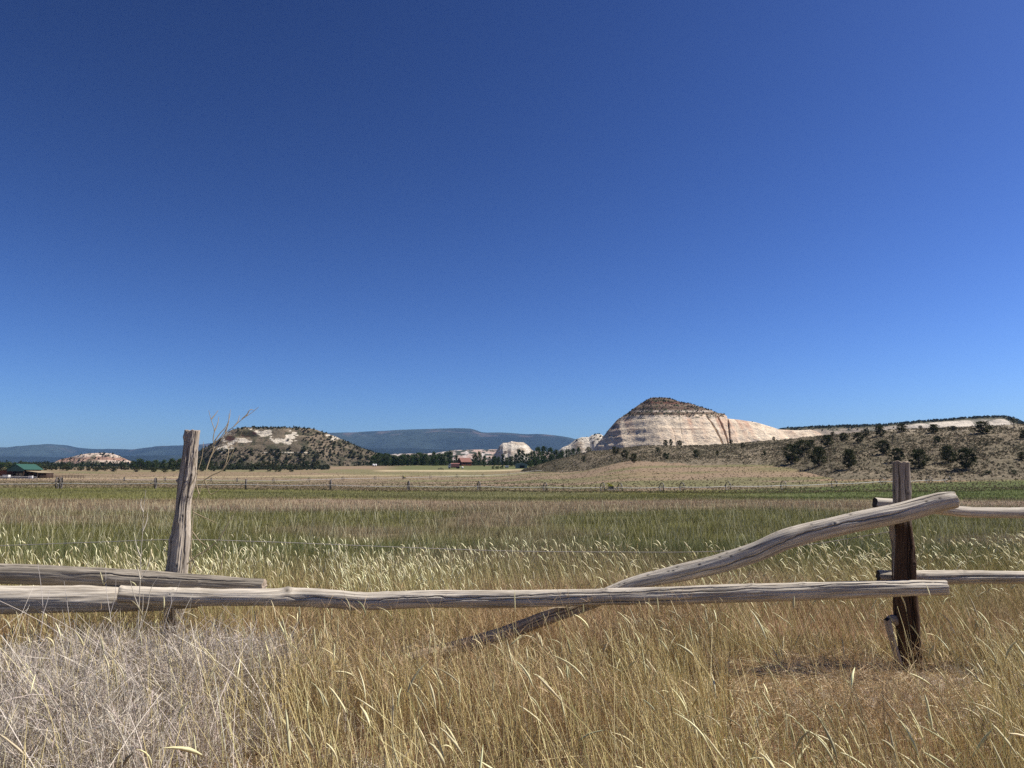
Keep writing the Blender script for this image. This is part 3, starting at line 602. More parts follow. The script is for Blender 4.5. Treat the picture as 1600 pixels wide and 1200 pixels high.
# ---------------------------------------------------------------- weathered log fence
def wood_mat(name, light, dark, grain=.85, nails=False):
    m, t, b = mat(name, .82, .25)
    at_ = N(t, 'ShaderNodeAttribute', attribute_name='gc'); L = t.links.new
    def nz(vs, sc, det=6, r=.6):
        mp = N(t, 'ShaderNodeMapping'); mp.inputs['Scale'].default_value = vs; L(at_.outputs['Vector'], mp.inputs[0])
        n_ = N(t, 'ShaderNodeTexNoise', Scale=sc, Detail=det, Roughness=r, Distortion=.6); L(mp.outputs[0], n_.inputs['Vector']); return n_.outputs[0]
    g1 = nz((1, 1, .025), 75, 5, .7); g2 = nz((1, 1, .25), 9, 4); g3 = nz((1, 1, .03), 190, 3)
    r1 = N(t, 'ShaderNodeValToRGB'); r1.color_ramp.elements[0].position = .30; r1.color_ramp.elements[0].color = (*dark, 1); r1.color_ramp.elements[1].position = .56; r1.color_ramp.elements[1].color = (*light, 1)
    L(g1, r1.inputs[0])
    r2 = N(t, 'ShaderNodeMapRange'); r2.inputs[1].default_value = .3; r2.inputs[2].default_value = .7; r2.inputs[3].default_value = .68; r2.inputs[4].default_value = 1.12; L(g2, r2.inputs[0])
    vm = N(t, 'ShaderNodeVectorMath', operation='SCALE'); L(r1.outputs[0], vm.inputs[0]); L(r2.outputs[0], vm.inputs['Scale'])
    r3 = N(t, 'ShaderNodeMapRange'); r3.inputs[1].default_value = .35; r3.inputs[2].default_value = .6; r3.inputs[3].default_value = .85; r3.inputs[4].default_value = 1.06; L(g3, r3.inputs[0])
    v2 = N(t, 'ShaderNodeVectorMath', operation='SCALE'); L(vm.outputs[0], v2.inputs[0]); L(r3.outputs[0], v2.inputs['Scale'])
    # stains of dark crack, as an attribute
    a2 = N(t, 'ShaderNodeAttribute', attribute_name='col'); mm = N(t, 'ShaderNodeVectorMath', operation='MULTIPLY'); L(v2.outputs[0], mm.inputs[0]); L(a2.outputs['Color'], mm.inputs[1])
    L(mm.outputs[0], b.inputs['Base Color'])
    bp = N(t, 'ShaderNodeBump', Strength=grain, Distance=.004); L(g1, bp.inputs['Height']); L(bp.outputs[0], b.inputs['Normal']); return m
M_wood = wood_mat('silvered rail wood', (.62, .545, .435), (.26, .205, .145))
M_wood2 = wood_mat('grey rail wood', (.36, .31, .24), (.12, .092, .063))
M_post = wood_mat('weathered post wood', (.56, .475, .37), (.17, .125, .085))
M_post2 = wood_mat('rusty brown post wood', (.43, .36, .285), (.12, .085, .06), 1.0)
M_end = flat_mat('sawn end grain', (.36, .28, .20), .6, 1.2, 60)
M_enddark = flat_mat('dark end grain', (.04, .033, .028), .6, 1.5, 40)  # near-black ends of the bark slabs and right-hand rails

def log(name, pix, material, parent, n=260, sides=56, seed=0, bump=.006, cracks=5, knots=4, square=0., endmat=None, twist=.3, crackcol=.28, endrough=.004, nails=0, burl=None, tone=None):
    """pix: (px, py, radius in px, distance)"""
    P = np.array([np.r_[at(p[0], p[1], p[3]), p[2]/F_PX*p[3]] for p in pix]); sp_ = spline(P, n); C_, r = sp_[:, :3], sp_[:, 3]
    s = np.r_[0, np.cumsum(np.linalg.norm(np.diff(C_, axis=0), axis=1))]
    T = np.gradient(C_, axis=0); T /= np.linalg.norm(T, axis=1)[:, None]
    ref = np.array([0, 0, 1.]) if abs(T[:, 2]).mean() < .7 else np.array([0, -1., 0]); A = np.cross(T, ref); A /= np.linalg.norm(A, axis=1)[:, None]; B = np.cross(A, T)
    th = np.arange(sides)/sides*2*np.pi; TH, SS_ = np.meshgrid(th, s); g = np.random.default_rng(seed)
    # th = 90 deg points to B (up, or to the viewer on posts)
    RR = r[:, None]*np.ones_like(TH)
    if square:
        c4 = 1/np.maximum(np.abs(np.cos(TH+.2)), np.abs(np.sin(TH+.2))); RR = RR*(1+square*(np.minimum(c4, 1.32)-1.14))
    cx, cy = np.cos(TH), np.sin(TH)
    RR = RR*(1+.07*vn(cx*1.2, cy*1.2, SS_*2.2, seed)+.04*vn(cx*3, cy*3, SS_*5, seed+1))+bump*fbm(cx*7, cy*7, SS_*4, 4, seed+2)
    col = np.ones(TH.shape)
    L = s[-1]
    for i in range(cracks):
        a0 = g.uniform(0, 6.28) if i > 1 else g.uniform(.2, 2.2); s0, s1 = sorted(g.uniform(-.1, 1.1, 2)*L); s1 = max(s1, s0+.35*L)
        c = a0+twist*(SS_-s0)+.12*vn(SS_*6, i, 0, seed+7)+.05*vn(SS_*25, i, 0, seed+8); d = (TH-c+np.pi) % (2*np.pi)-np.pi
        w = .062*(.8+.35*vn(SS_*1.5, i, 3, seed)); e = np.exp(-(d/w)**2)*sst(s0, s0+.1*L, SS_)*sst(s1, s1-.1*L, SS_)
        RR -= e*.010; col *= 1-(1-crackcol)*e
    for i in range(knots):
        a0 = g.uniform(.3, 2.8); s0 = g.uniform(.05, .95)*L; d = ((TH-a0+np.pi) % (2*np.pi)-np.pi)*r.mean(); ds = (SS_-s0)*.8; q_ = np.sqrt(d*d+ds*ds); kr = g.uniform(.012, .022)
        RR += .006*np.exp(-(q_/(kr*1.5))**2)-.007*np.exp(-(q_/(kr*.5))**2); col *= 1-.6*np.exp(-(q_/(kr*.6))**2)
    for i in range(nails):
        a0 = g.uniform(.5, 2.0); s0 = g.uniform(.05, .98)*L; q_ = np.sqrt((((TH-a0+np.pi) % (2*np.pi)-np.pi)*r.mean())**2+((SS_-s0)*.6)**2); col *= 1-.85*np.exp(-(q_/.007)**2); RR -= .003*np.exp(-(q_/.006)**2)
    if burl:
        for (u0, a0, wd, hh, cc) in burl:
            d = ((TH-a0+np.pi) % (2*np.pi)-np.pi)*r.mean(); e = np.exp(-(d*d+(SS_-u0*L)**2)/wd**2); RR += hh*e; col *= 1+cc*e
    V = C_[:, None]+RR[..., None]*(cx[..., None]*A[:, None]+cy[..., None]*B[:, None])
    for k_, sgn in ((0, -1), (-1, 1)):
        V[k_] += (endrough*vn(cx[k_]*3, cy[k_]*3, seed*1., 5))[:, None]*T[k_]*2
    ec = T*0; V = V.reshape(-1, 3)
    gc = np.stack([cx*RR, cy*RR, SS_+seed*3.1], -1).reshape(-1, 3)
    i, j = np.meshgrid(np.arange(n-1), np.arange(sides), indexing='ij')
    F = np.stack([i*sides+j, i*sides+(j+1) % sides, (i+1)*sides+(j+1) % sides, (i+1)*sides+j], -1).reshape(-1, 4)
    c3 = np.repeat(col.reshape(-1, 1), 3, 1)
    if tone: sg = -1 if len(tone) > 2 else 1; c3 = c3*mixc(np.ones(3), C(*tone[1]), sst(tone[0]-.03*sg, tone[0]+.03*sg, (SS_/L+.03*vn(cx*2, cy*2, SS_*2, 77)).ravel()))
    o = build(name, V, F, material, parent, c3, True, gc)
    # end grain discs, rings of their own
    for k_ in (0, n-1):
        ring = V[k_*sides:(k_+1)*sides]; cen = ring.mean(0); R_ = [ring, cen+(ring-cen)*.93+T[k_]*(.004 if k_ else -.004), cen+(ring-cen)*.5+T[k_]*(.003 if k_ else -.003), cen[None]]; q = []
        for m_ in (0, 1):
            for j_ in range(sides): q.append((m_*sides+j_, m_*sides+(j_+1) % sides, (m_+1)*sides+(j_+1) % sides, (m_+1)*sides+j_))
        build('cut_end', np.concatenate(R_), [np.array(q), np.array([(2*sides+j_, 2*sides+(j_+1) % sides, 3*sides) for j_ in range(sides)])], endmat or M_end, o)
    return o
fence = empty('rail_fence', (0, 6.5, 0)); 
tag(fence, 'broken silvery log rail fence in dry grass with two posts and a wire strand', 'fence')
def fchild(o, lb=None):
    o.parent = fence; o.matrix_parent_inverse = Matrix.Translation(-Vector((0, 6.5, 0)))
    if lb: o['label'] = lb
    return o
D1 = 7.0
fchild(log('post', [(301, 673, 10.2, D1), (298, 705, 10.3, D1), (293, 745, 12.2, D1), (286, 790, 10.3, D1), (282, 838, 13.4, D1), (279, 868, 14.2, D1), (277, 892, 14.4, D1), (272, 950, 13.5, D1), (268, 1030, 13.5, D1)], M_post, None, 400, 128, 3, .015, 18, 16, endmat=M_end, twist=.12,
    burl=[(.03, .5, .03, .012, .5), (.045, 2.0, .03, .004, .6), (.23, .1, .018, .03, .4), (.50, .3, .05, .010, .35), (.56, 1.2, .10, .004, .35), (.63, .5, .05, .012, .35)]), 'leaning grey-brown post with peeled knotty bark')
D2 = 6.25
fchild(log('post', [(1407.5, 722, 12.0, D2), (1408, 760, 12.2, D2), (1409.5, 800, 12.5, D2), (1411, 850, 15.5, D2), (1412, 880, 16.5, D2), (1413, 920, 16, D2), (1416, 960, 17, D2), (1420, 1000, 16, D2), (1425, 1065, 17, D2)], M_post2, None, 400, 128, 5, .014, 20, 3, square=.55, endmat=M_end, twist=.05, crackcol=.15, tone=(.29, (.25, .17, .12))), 'upright square-topped post with dark rusty lower half, shade painted in')  # tone darkens the lower half: browner wood plus painted shade under the rail
# the paler dry top of that post and the bark slab peeling at its foot
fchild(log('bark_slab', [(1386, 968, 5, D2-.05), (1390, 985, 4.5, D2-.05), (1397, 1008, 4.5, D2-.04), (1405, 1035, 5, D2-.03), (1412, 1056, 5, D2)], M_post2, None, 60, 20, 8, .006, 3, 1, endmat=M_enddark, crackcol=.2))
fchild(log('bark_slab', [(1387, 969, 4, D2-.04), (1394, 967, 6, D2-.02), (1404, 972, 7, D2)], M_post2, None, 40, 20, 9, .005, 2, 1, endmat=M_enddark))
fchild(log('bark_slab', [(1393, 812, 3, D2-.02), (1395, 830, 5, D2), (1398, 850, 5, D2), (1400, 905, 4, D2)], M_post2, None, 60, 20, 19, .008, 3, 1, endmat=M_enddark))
fchild(log('rail', [(-620, 884, 16, 6.6), (-160, 892, 16, 6.65), (0, 896.5, 15.5, 6.66), (100, 900, 15, 6.68), (200, 905, 14.5, 6.7), (300, 911, 13, 6.7), (413, 916.5, 11.5, 6.72)], M_wood2, None, 620, 128, 12, .006, 10, 4, twist=.15), 'upper grey rail ending in a clean sawn end over the long rail')
fchild(log('rail', [(-620, 936, 20, 6.3), (-160, 937, 21, 6.42), (0, 937.5, 20.5, 6.45), (100, 937, 20, 6.5), (180, 936.5, 19, 6.58), (240, 938, 16, 6.68), (310, 938, 11, 6.78)], M_wood, None, 620, 128, 14, .006, 8, 3, twist=.2), 'thick lower rail bright along its top')
fchild(log('rail', [(186, 928, 12, 6.42), (240, 931, 12.5, 6.52), (310, 933, 13, 6.58), (430, 933, 13, 6.6), (460, 933, 14.2, 6.66), (520, 935.5, 13.4, 6.62), (570, 939, 13.5, 6.6), (640, 937, 13, 6.56), (700, 936, 12.6, 6.52), (780, 936, 12.8, 6.47), (860, 935, 12.2, 6.42), (950, 933, 12, 6.32), (1050, 930.5, 13, 6.2), (1150, 927, 13.2, 6.1), (1250, 924, 13.2, 6.02), (1330, 921.5, 12.8, 5.95), (1400, 919.5, 12.5, 5.9), (1478, 918.5, 11.3, 5.86)], M_wood, None, 760, 128, 21, .005, 12, 12, twist=.25,
    burl=[(.205, 1.2, .04, .016, -.5), (.29, 4.7, .05, .012, 0), (0.0, .9, .03, .02, .3)]), 'long rail crossing between the two posts')
fchild(log('rail', [(520, 1066, 7.8, 6.32), (600, 1043, 9.1, 6.36), (658, 1026, 10.9, 6.4), (720, 1010, 10.7, 6.43), (790, 989, 10.4, 6.46), (860, 963, 10.4, 6.48), (920, 942, 10.4, 6.5), (985, 913.5, 10.0, 6.5), (1060, 896, 12.6, 6.44), (1120, 882, 13.9, 6.37), (1180, 863, 14.8, 6.3), (1230, 842, 15.2, 6.23), (1265, 832, 14.8, 6.2), (1310, 822, 14.6, 6.14), (1360, 811, 14.8, 6.09), (1410, 801, 14.8, 6.06), (1450, 790, 14.8, 6.04), (1476, 784, 14.3, 6.02), (1492, 781.5, 12.4, 6.01)], M_wood, None, 760, 128, 27, .004, 7, 5, twist=.35, nails=46, tone=(.40, (.8, .72, .62), 1)), 'bent slanting rail fallen from the right post into the grass')
fchild(log('rail', [(1367, 786, 8.3, 6.47), (1440, 792, 8.4, 6.48), (1500, 799, 8.3, 6.5), (1600, 802, 8.3, 6.5), (1760, 805, 8.5, 6.5), (2250, 812, 8.5, 6.5)], M_wood, None, 200, 48, 33, .004, 3, 16, endmat=M_enddark), 'thin upper rail running off behind the right post')
fchild(log('rail', [(1372, 899.5, 8.5, 6.42), (1440, 902, 10, 6.39), (1520, 902, 10, 6.36), (1600, 902, 9.5, 6.34), (1760, 902, 9.5, 6.3), (2250, 904, 9.5, 6.3)], M_wood, None, 200, 48, 35, .004, 5, 8, endmat=M_enddark), 'lower rail running off behind the right post')
M_wire = flat_mat('rusty fence wire', (.42, .38, .33), .7, 1.2, 50, .5, .4)
wp = spline([at(p[0], p[1], p[2]) for p in ((-200, 856, 7.3), (0, 852.5, 7.2), (140, 847.5, 7.15), (290, 843, 7.1), (400, 846, 7.15), (600, 854, 7.2), (800, 861, 7.2), (960, 862.5, 7.1), (1100, 862, 6.9), (1256, 852, 6.6), (1396, 830, 6.3))], 120)
fchild(MB().tube(wp, .003, 5).build('wire', M_wire, None, True)); 
fchild(MB().tube(spline([at(p[0], p[1], 6.95) for p in ((262, 862), (258, 861), (256, 858), (259, 856))], 10), .003, 5).build('nail', M_wire, None, True))

# tall dried weeds standing at the leaning post
M_dead = leaf_mat('dead stalk', .1, .8)
def stalks(name, lines, r0, D, label, cat, colr=(.42, .33, .2), base=None):
    V, Q, Cc, n = [], [], [], 0; g = np.random.default_rng(len(lines))
    for L_ in lines:
        dd = D+g.normal()*.03; P = spline([at(p[0], p[1], dd+.02*i) for i, p in enumerate(L_)], 14); v, q, t = tube(P, np.linspace(r0, r0*.3, 14), 5, False)
        V.append(v); Q.append(q+n); n += len(v); Cc.append(np.tile(np.array(colr)*g.uniform(.8, 1.25), (len(v), 1)))
    o = build(name, np.concatenate(V), np.concatenate(Q), M_dead, col=np.concatenate(Cc)); return tag(o, label, cat)
L1 = [[(292, 1000), (297, 900), (300, 830), (303, 795), (311, 772), (319, 750), (322, 735), (327, 718), (333, 703)],
 [(319, 750), (332, 742), (347, 735), (355, 724), (364, 705), (372, 688), (381, 668)], [(322, 735), (330, 712), (342, 694), (352, 677), (366, 666), (378, 655), (392, 646), (404, 636)], [(327, 718), (334, 700), (333, 685), (335, 672), (331, 660), (326, 641)],
 [(335, 674), (340, 662), (342, 651)], [(335, 690), (344, 677), (353, 667), (358, 655), (360, 640)], [(334, 694), (345, 683), (357, 663)], [(366, 666), (372, 658), (374, 649)], [(385, 650), (392, 640), (397, 641)], [(378, 655), (389, 644)], [(330, 655), (336, 648), (341, 641)],
 [(319, 750), (324, 762), (329, 772), (340, 767), (352, 757)], [(292, 882), (305, 870), (322, 860), (342, 842), (358, 815), (370, 795), (382, 776)], [(347, 735), (354, 720), (357, 705), (354, 690)], [(301, 800), (318, 808), (340, 818)], [(345, 890), (350, 865), (358, 842)], [(300, 830), (312, 845), (330, 857)], [(298, 870), (310, 890), (322, 897)],
 [(352, 677), (357, 660), (358, 646)], [(311, 772), (307, 758), (309, 738), (316, 712), (318, 690)], [(297, 760), (305, 745), (303, 715)]]
stalks('dry_weed', L1, .006, 6.9, 'tall branching dead weed standing just right of the leaning post', 'dead weed')
L2 = [[(214, 1010), (217, 950), (219, 905), (220, 870), (223, 830), (224, 800), (228, 765)], [(220, 870), (214, 855), (211, 840)], [(223, 830), (229, 815), (231, 800)], [(219, 905), (228, 892), (236, 870)], [(224, 800), (220, 790), (221, 778)], [(217, 950), (208, 925), (203, 905)], [(219, 905), (216, 890), (212, 880)],
 [(216, 990), (230, 950), (238, 915), (250, 898)], [(214, 1000), (222, 960), (224, 925)]]
stalks('dry_weed', L2, .005, 6.3, 'tall thin pale dead stalk rising left of the leaning post', 'dead weed', (.5, .44, .34))
L3 = [[(178, 1010), (172, 960), (166, 920), (165, 880)], [(172, 960), (180, 930), (181, 905)], [(60, 1010), (67, 960), (64, 915), (59, 880)], [(67, 960), (75, 935), (78, 920)], [(115, 1010), (108, 965), (104, 935), (100, 908)], [(250, 1010), (262, 960), (275, 925), (283, 905)], [(262, 960), (268, 940), (266, 925)]]
stalks('dry_weed', L3, .0032, 6.2, 'loose bunch of short pale dead stalks in front of the lower left rails', 'dead weed', (.52, .46, .40))

# ---------------------------------------------------------------- wheel lines for irrigation
M_steel = flat_mat('dark galvanized steel', (.09, .075, .065), .7, 1.2, 3, .6, .4)
M_pipe = flat_mat('aluminium pipe', (.42, .40, .36), .85, 1.1, 2, .45, .5)
M_yellow = flat_mat('yellow engine cover', (.62, .56, .04), .85, 1.1, 2, .5, .4)
def wheel_bm(r=.8):
    m = MB(); n = 28; th = np.linspace(0, 2*np.pi, n+1); P = np.stack([th*0, np.cos(th)*r, np.sin(th)*r+r], -1); v, q, t = tube(P, .045, 6, False); v[:, 0] *= 2.2; m.add(v, q)
    return m
def hub_parts(parent, spread=0.):
    rim = wheel_bm().build('rim', M_steel, parent, True)
    m = MB()
    for k in range(8): a = k*math.pi/4; m.tube([(0, 0, .8), (0, .78*math.cos(a), .8+.78*math.sin(a))], .022, 4, False)
    sp_ = m.build('spoke', M_steel, parent, True); return rim, sp_
_w = empty('w'); _r, _s = hub_parts(_w); W_RIM, W_SP = _r.data, _s.data
for o in (_r, _s, _w): bpy.data.objects.remove(o)
def wheel_line(name, pts, label, mover=None, pr=.055):
    """pts: world xy of each wheel"""
    root = empty(name, (pts[0][0], pts[0][1], float(G(*pts[0])))); tag(root, label, 'irrigation line'); inv = Matrix.Translation(-root.location); P = []
    for i, (x, y) in enumerate(pts):
        nx, ny = pts[min(i+1, len(pts)-1)]; bx, by = pts[max(i-1, 0)]; a = math.atan2(ny-by, nx-bx)+random.uniform(-.06, .06); z = float(G(x, y))-.04
        w = empty('wheel', (x, y, z), a); w.parent = root; w.matrix_parent_inverse = inv; P.append((x, y, z+.8))
        for nm, me in (('rim', W_RIM), ('spokes', W_SP)): o = bpy.data.objects.new(nm, me); link(o); o.parent = w; o.rotation_euler = (random.random()*0, 0, 0)
    P = np.array(P); Pd = []
    for i in range(len(P)-1):
        for u in np.linspace(0, 1, 9)[:-1]: p = P[i]*(1-u)+P[i+1]*u; Pd.append(p-[0, 0, .12*math.sin(math.pi*u)])
    Pd.append(P[-1]); Pd = [Pd[0]-(P[1]-P[0])*.3]+Pd
    o = MB().tube(Pd, pr, 6).build('pipe', M_pipe, None, True); o.parent = root; o.matrix_parent_inverse = inv
    if mover is not None:
        x, y = mover; z = float(G(x, y)); e = empty('mover', (x, y, z), math.atan2(P[-1][1]-P[0][1], P[-1][0]-P[0][0])); e.parent = root; e.matrix_parent_inverse = inv
        m = MB()
        for yy in (-.55, .55): m.tube([(-.8, yy, .35), (.8, yy, .35)], .05, 6); m.tube([(-.75, yy, .35), (0, 0, 1.1), (.75, yy, .35)], .04, 6)
        m.box(-.35, .35, -.3, .3, .45, .95); m.build('frame', M_steel, e)
        c = MB(); c.quad((-.7, -.35, 1.55), (.5, -.35, .95), (.5, .35, .95), (-.7, .35, 1.55), .05); c.box(-.45, .1, -.3, .3, .98, 1.22); c.build('engine_cover', M_yellow, e)
    return root
th = R(18.5)
def line_pt(px, X0=None, Y0=128.):
    x0 = (850-800)/F_PX*Y0; k = (px-800)/F_PX*1.008; t = (k*Y0-x0)/(math.cos(th)-k*math.sin(th)); return (x0+t*math.cos(th), Y0+t*math.sin(th))
wx = [-215, -55, 101, 107, 252, 391, 521, 641, 749, 851, 939, 966, 1030, 1061, 1132, 1217, 1295, 1370, 1441, 1470]
wheel_line('wheel_line', [line_pt(p) for p in wx], 'near irrigation line of big spoked wheels on a long pipe with a yellow engine cover', line_pt(952))
def far_pt(px): k = (px-800)/F_PX*1.005; Y = np.interp(px, [0, 200, 450, 640, 755, 871, 960], [225, 245, 277, 315, 340, 380, 410]); return (k*Y, Y)
wheel_line('wheel_line', [far_pt(p) for p in (202, 265, 336, 376, 432, 487, 539, 589, 632, 674, 715, 755, 795, 835, 871, 900)], 'far irrigation line, small pale wheels beyond the near one, before the farm', far_pt(634), pr=.07)

# ---------------------------------------------------------------- farm buildings
M_green = flat_mat('green metal roof', (.03, .085, .06), .85, 1.15, 1.5, .5, .4); M_redw = flat_mat('red-brown boards', (.19, .07, .04), .6, 1.25, 1.2, .9, .1, vscale=(3, 3, .3))
M_darkw = flat_mat('dark old boards', (.07, .045, .032), .6, 1.3, 1.2, .9, .1, vscale=(3, 3, .3)); M_redr = flat_mat('dull red metal roof', (.20, .08, .055), .75, 1.2, .8, .7, .3)
M_white = flat_mat('white paint', (.72, .70, .66), .85, 1.05, 2, .6, .3); M_black = flat_mat('black opening', (.01, .009, .008), .9, 1.1, 1); M_glass = flat_mat('dark window glass', (.03, .035, .04), .9, 1.1, 1, .1, .5)
M_tan = flat_mat('tan boards', (.30, .24, .15), .7, 1.2, 1); M_red = flat_mat('faded red paint', (.42, .19, .155), .8, 1.1, 1, .6); M_tyre = flat_mat('rubber', (.02, .02, .02), .8, 1.2, 3)
def gable(root, w, l, hw, hr, ov, mw, mr, x0=0., y0=0., walls=True):
    """gable house: width w along x, length l along y, eaves hw, ridge hr; front gable faces -y"""
    if walls:
        m = MB(); m.box(x0-w/2, x0+w/2, y0, y0+l, -1, hw)
        for y in (y0, y0+l): m.add([(x0-w/2, y, hw), (x0+w/2, y, hw), (x0, y, hr)], t=[(0, 1, 2)])
        m.build('wall', mw, root)
    m = MB(); s = (hr-hw)/(w/2)
    for k in (-1, 1): m.quad((x0, y0-ov, hr+.12), (x0+k*(w/2+ov), y0-ov, hw+.12-s*ov), (x0+k*(w/2+ov), y0+l+ov, hw+.12-s*ov), (x0, y0+l+ov, hr+.12), .1*k)
    return m.build('roof', mr, root)
def open_(root, name, m_, *bx): return MB().box(*bx).build(name, m_, root)
# open barn at the left edge
Pb = at(24, 747, 300); zb = float(G(Pb[0], 300)); barn = empty('barn', (Pb[0], 300, zb), R(-16)); tag(barn, 'dark open-sided barn under a green metal roof at the meadow\'s left edge', 'barn')
m = MB(); m.box(-4.2, 4.2, 3.0, 7.6, -.6, 3.4); m.add([(-4.2, 3, 3.4), (4.2, 3, 3.4), (0, 3, 5.0)], t=[(0, 1, 2)]); m.build('wall', M_darkw, barn)
gable(barn, 8.4, 8, 3.5, 5.5, .5, M_darkw, M_green, walls=False)
m = MB(); m.add([(-4.2, -.3, 3.4), (4.2, -.3, 3.4), (0, -.3, 5.3), (-4.2, -.1, 3.4), (4.2, -.1, 3.4), (0, -.1, 5.3)], q=[(0, 1, 4, 3)], t=[(0, 1, 2), (5, 4, 3)]); m.box(-4.2, 4.2, -.3, -.1, 2.7, 3.4); m.build('gable', M_green, barn)
for x in (-4.1, -1.4, 1.4, 4.1): MB().box(x-.12, x+.12, -.25, 0, -.6, 2.7).build('post', M_darkw, barn)
open_(barn, 'stall_panel', M_tan, .2, 3.2, .05, .2, .1, 1.9)
MB().box(-9.5, -4.4, .5, 7, -.8, 3.0).build('side_wall', M_redw, barn); MB().quad((-9.8, .1, 2.95), (-4.3, .1, 3.4), (-4.3, 7.2, 3.4), (-9.8, 7.2, 2.95), .08).build('side_roof', M_tan, barn)
m = MB(); m.quad((4.4, .4, 2.9), (10.5, .4, 2.2), (10.5, 8, 2.2), (4.4, 8, 2.9), .08); m.build('lean_to_roof', M_tan, barn)
m = MB(); m.box(4.4, 10.4, 4.5, 7.8, -.6, 2.1); m.build('lean_to_wall', M_darkw, barn)
for x in (6.4, 8.4, 10.3): MB().box(x-.08, x+.08, .5, .66, -.6, 2.2).build('post', M_darkw, barn)
# red-roofed house
Ph = at(726, 725, 548); h_ = empty('farmhouse', (Ph[0], 548, float(G(Ph[0], 548))), R(-62)); tag(h_, 'small red-brown wooden house with a red roof among cottonwoods', 'house')
gable(h_, 6.4, 7.6, 2.7, 5.4, .5, M_redw, M_redr, y0=-3.8)
open_(h_, 'door', M_darkw, 3.2, 3.26, -.5, .5, 0, 2.1); open_(h_, 'window', M_glass, 3.2, 3.27, 1.4, 2.6, .9, 1.9); open_(h_, 'window', M_glass, 3.2, 3.27, -2.6, -1.4, .9, 1.9); open_(h_, 'window', M_glass, -.6, .6, -3.87, -3.8, 1., 2.)
# green shed
Ps = at(814.5, 731, 455); sh = empty('shed', (Ps[0], 455, float(G(Ps[0], 455))), R(6)); tag(sh, 'low grey-green shed half hidden in dark trees beside the slope', 'shed')
M_sg = flat_mat('grey-green tin', (.14, .19, .17), .75, 1.2, 1, .6, .3); gable(sh, 6.6, 5, 2.4, 3.3, .2, M_sg, M_sg, y0=-2.5); open_(sh, 'doorway', M_black, -1.3, 1.6, -2.54, -2.5, 0, 1.7)
# truck with red load
Pt = at(711, 733.5, 450); tk = empty('farm_truck', (Pt[0], 450, float(G(Pt[0], 450))), R(4)); tag(tk, 'old farm truck with white cab and faded red box parked on the field track', 'truck')
m = MB(); m.box(-4.2, -2.6, -1, 1, .7, 1.7); m.box(-3.7, -2.6, -.95, .95, 1.7, 2.5); m.build('cab', M_white, tk); MB().box(-3.5, -2.8, -.97, .97, 1.75, 2.3).build('window', M_glass, tk)
m = MB(); m.box(-2.4, 2.6, -1.1, 1.1, 1.1, 2.9); m.quad((-2.5, -1.2, 3.0), (2.7, -1.2, 3.0), (2.7, 1.2, 3.3), (-2.5, 1.2, 3.3), .06); m.build('box_body', M_red, tk); MB().box(-2.6, 2.9, -.5, .5, .6, 1.1).build('chassis', M_black, tk)
for x in (-3.4, 1.2, 2.2):
    for y in (-1.05, .8): MB().tube([(x, y, .48), (x, y+.25, .48)], .48, 14).build('wheel', M_tyre, tk, True)
def tankish(px, py, Y, nm, lb, cat, w, h, d=1.6, m_=M_white, rnd=True):
    P = at(px, py, Y); e = empty(nm, (P[0], Y, float(ground_z(P[0], Y)))); tag(e, lb, cat)
    if rnd: MB().tube([(-w/2, 0, h/2+.3), (-w/2+.15, 0, h/2+.3), (w/2-.15, 0, h/2+.3), (w/2, 0, h/2+.3)], [h*.35, h/2, h/2, h*.35], 14).build('tank', m_, e, True); MB().box(-w/3, -w/3+.15, -.4, .4, -.2, .4).box(w/3-.15, w/3, -.4, .4, -.2, .4).build('stand', M_steel, e)
    else: MB().box(-w/2, w/2, -d/2, d/2, .5, h).build('body', m_, e); MB().quad((-w/2-.05, -d/2-.05, h+.03), (w/2+.05, -d/2-.05, h+.03), (w/2+.05, d/2+.05, h+.1), (-w/2-.05, d/2+.05, h+.1), .05).build('roof', m_, e); [MB().tube([(x, -d/2-.1, .35), (x, -d/2+.1, .35)], .35, 12).build('wheel', M_tyre, e, True) for x in (-w/4, w/4)]
    return e
tankish(722.5, 732.5, 448, 'water_tank', 'small pale tank beside the tail of the farm truck', 'tank', 1.1, 1.2)
tankish(792, 731.5, 462, 'stock_trailer', 'small white trailer on the grass left of the green-grey shed', 'trailer', 2.2, 1.5, rnd=False)
tankish(705, 723.5, 535, 'stock_trailer', 'tiny white trailer at the foot of the trees left of the house', 'trailer', 1.3, 1.5, rnd=False)
tankish(583.5, 726, 520, 'storage_tank', 'left one of two white tanks at the end of the mesa slope', 'tank', 1.4, 1.7); tankish(587, 726, 524, 'storage_tank', 'right one of two white tanks at the end of the mesa slope', 'tank', 1.3, 1.6)
P = at(689, 733, 440); e = empty('hay_rake', (P[0], 440, float(G(P[0], 440)))); tag(e, 'rusty dark farm implement left of the truck', 'farm machine')
m = MB(); m.tube([(-1.9, 0, .5), (-.2, 0, .9), (1.6, 0, .35)], .14, 6); m.tube([(-1, 0, .4), (0, 0, 1.5), (.9, 0, .5)], .12, 6); m.build('frame', M_darkw, e, True)
for x in (-1.3, .1, 1.2): m = MB(); th_ = np.linspace(0, 6.283, 17); m.tube(np.stack([x+.45*np.cos(th_), th_*0-.2, .5+.45*np.sin(th_)], -1), .07, 5, False); m.build('wheel', M_steel, e, True)
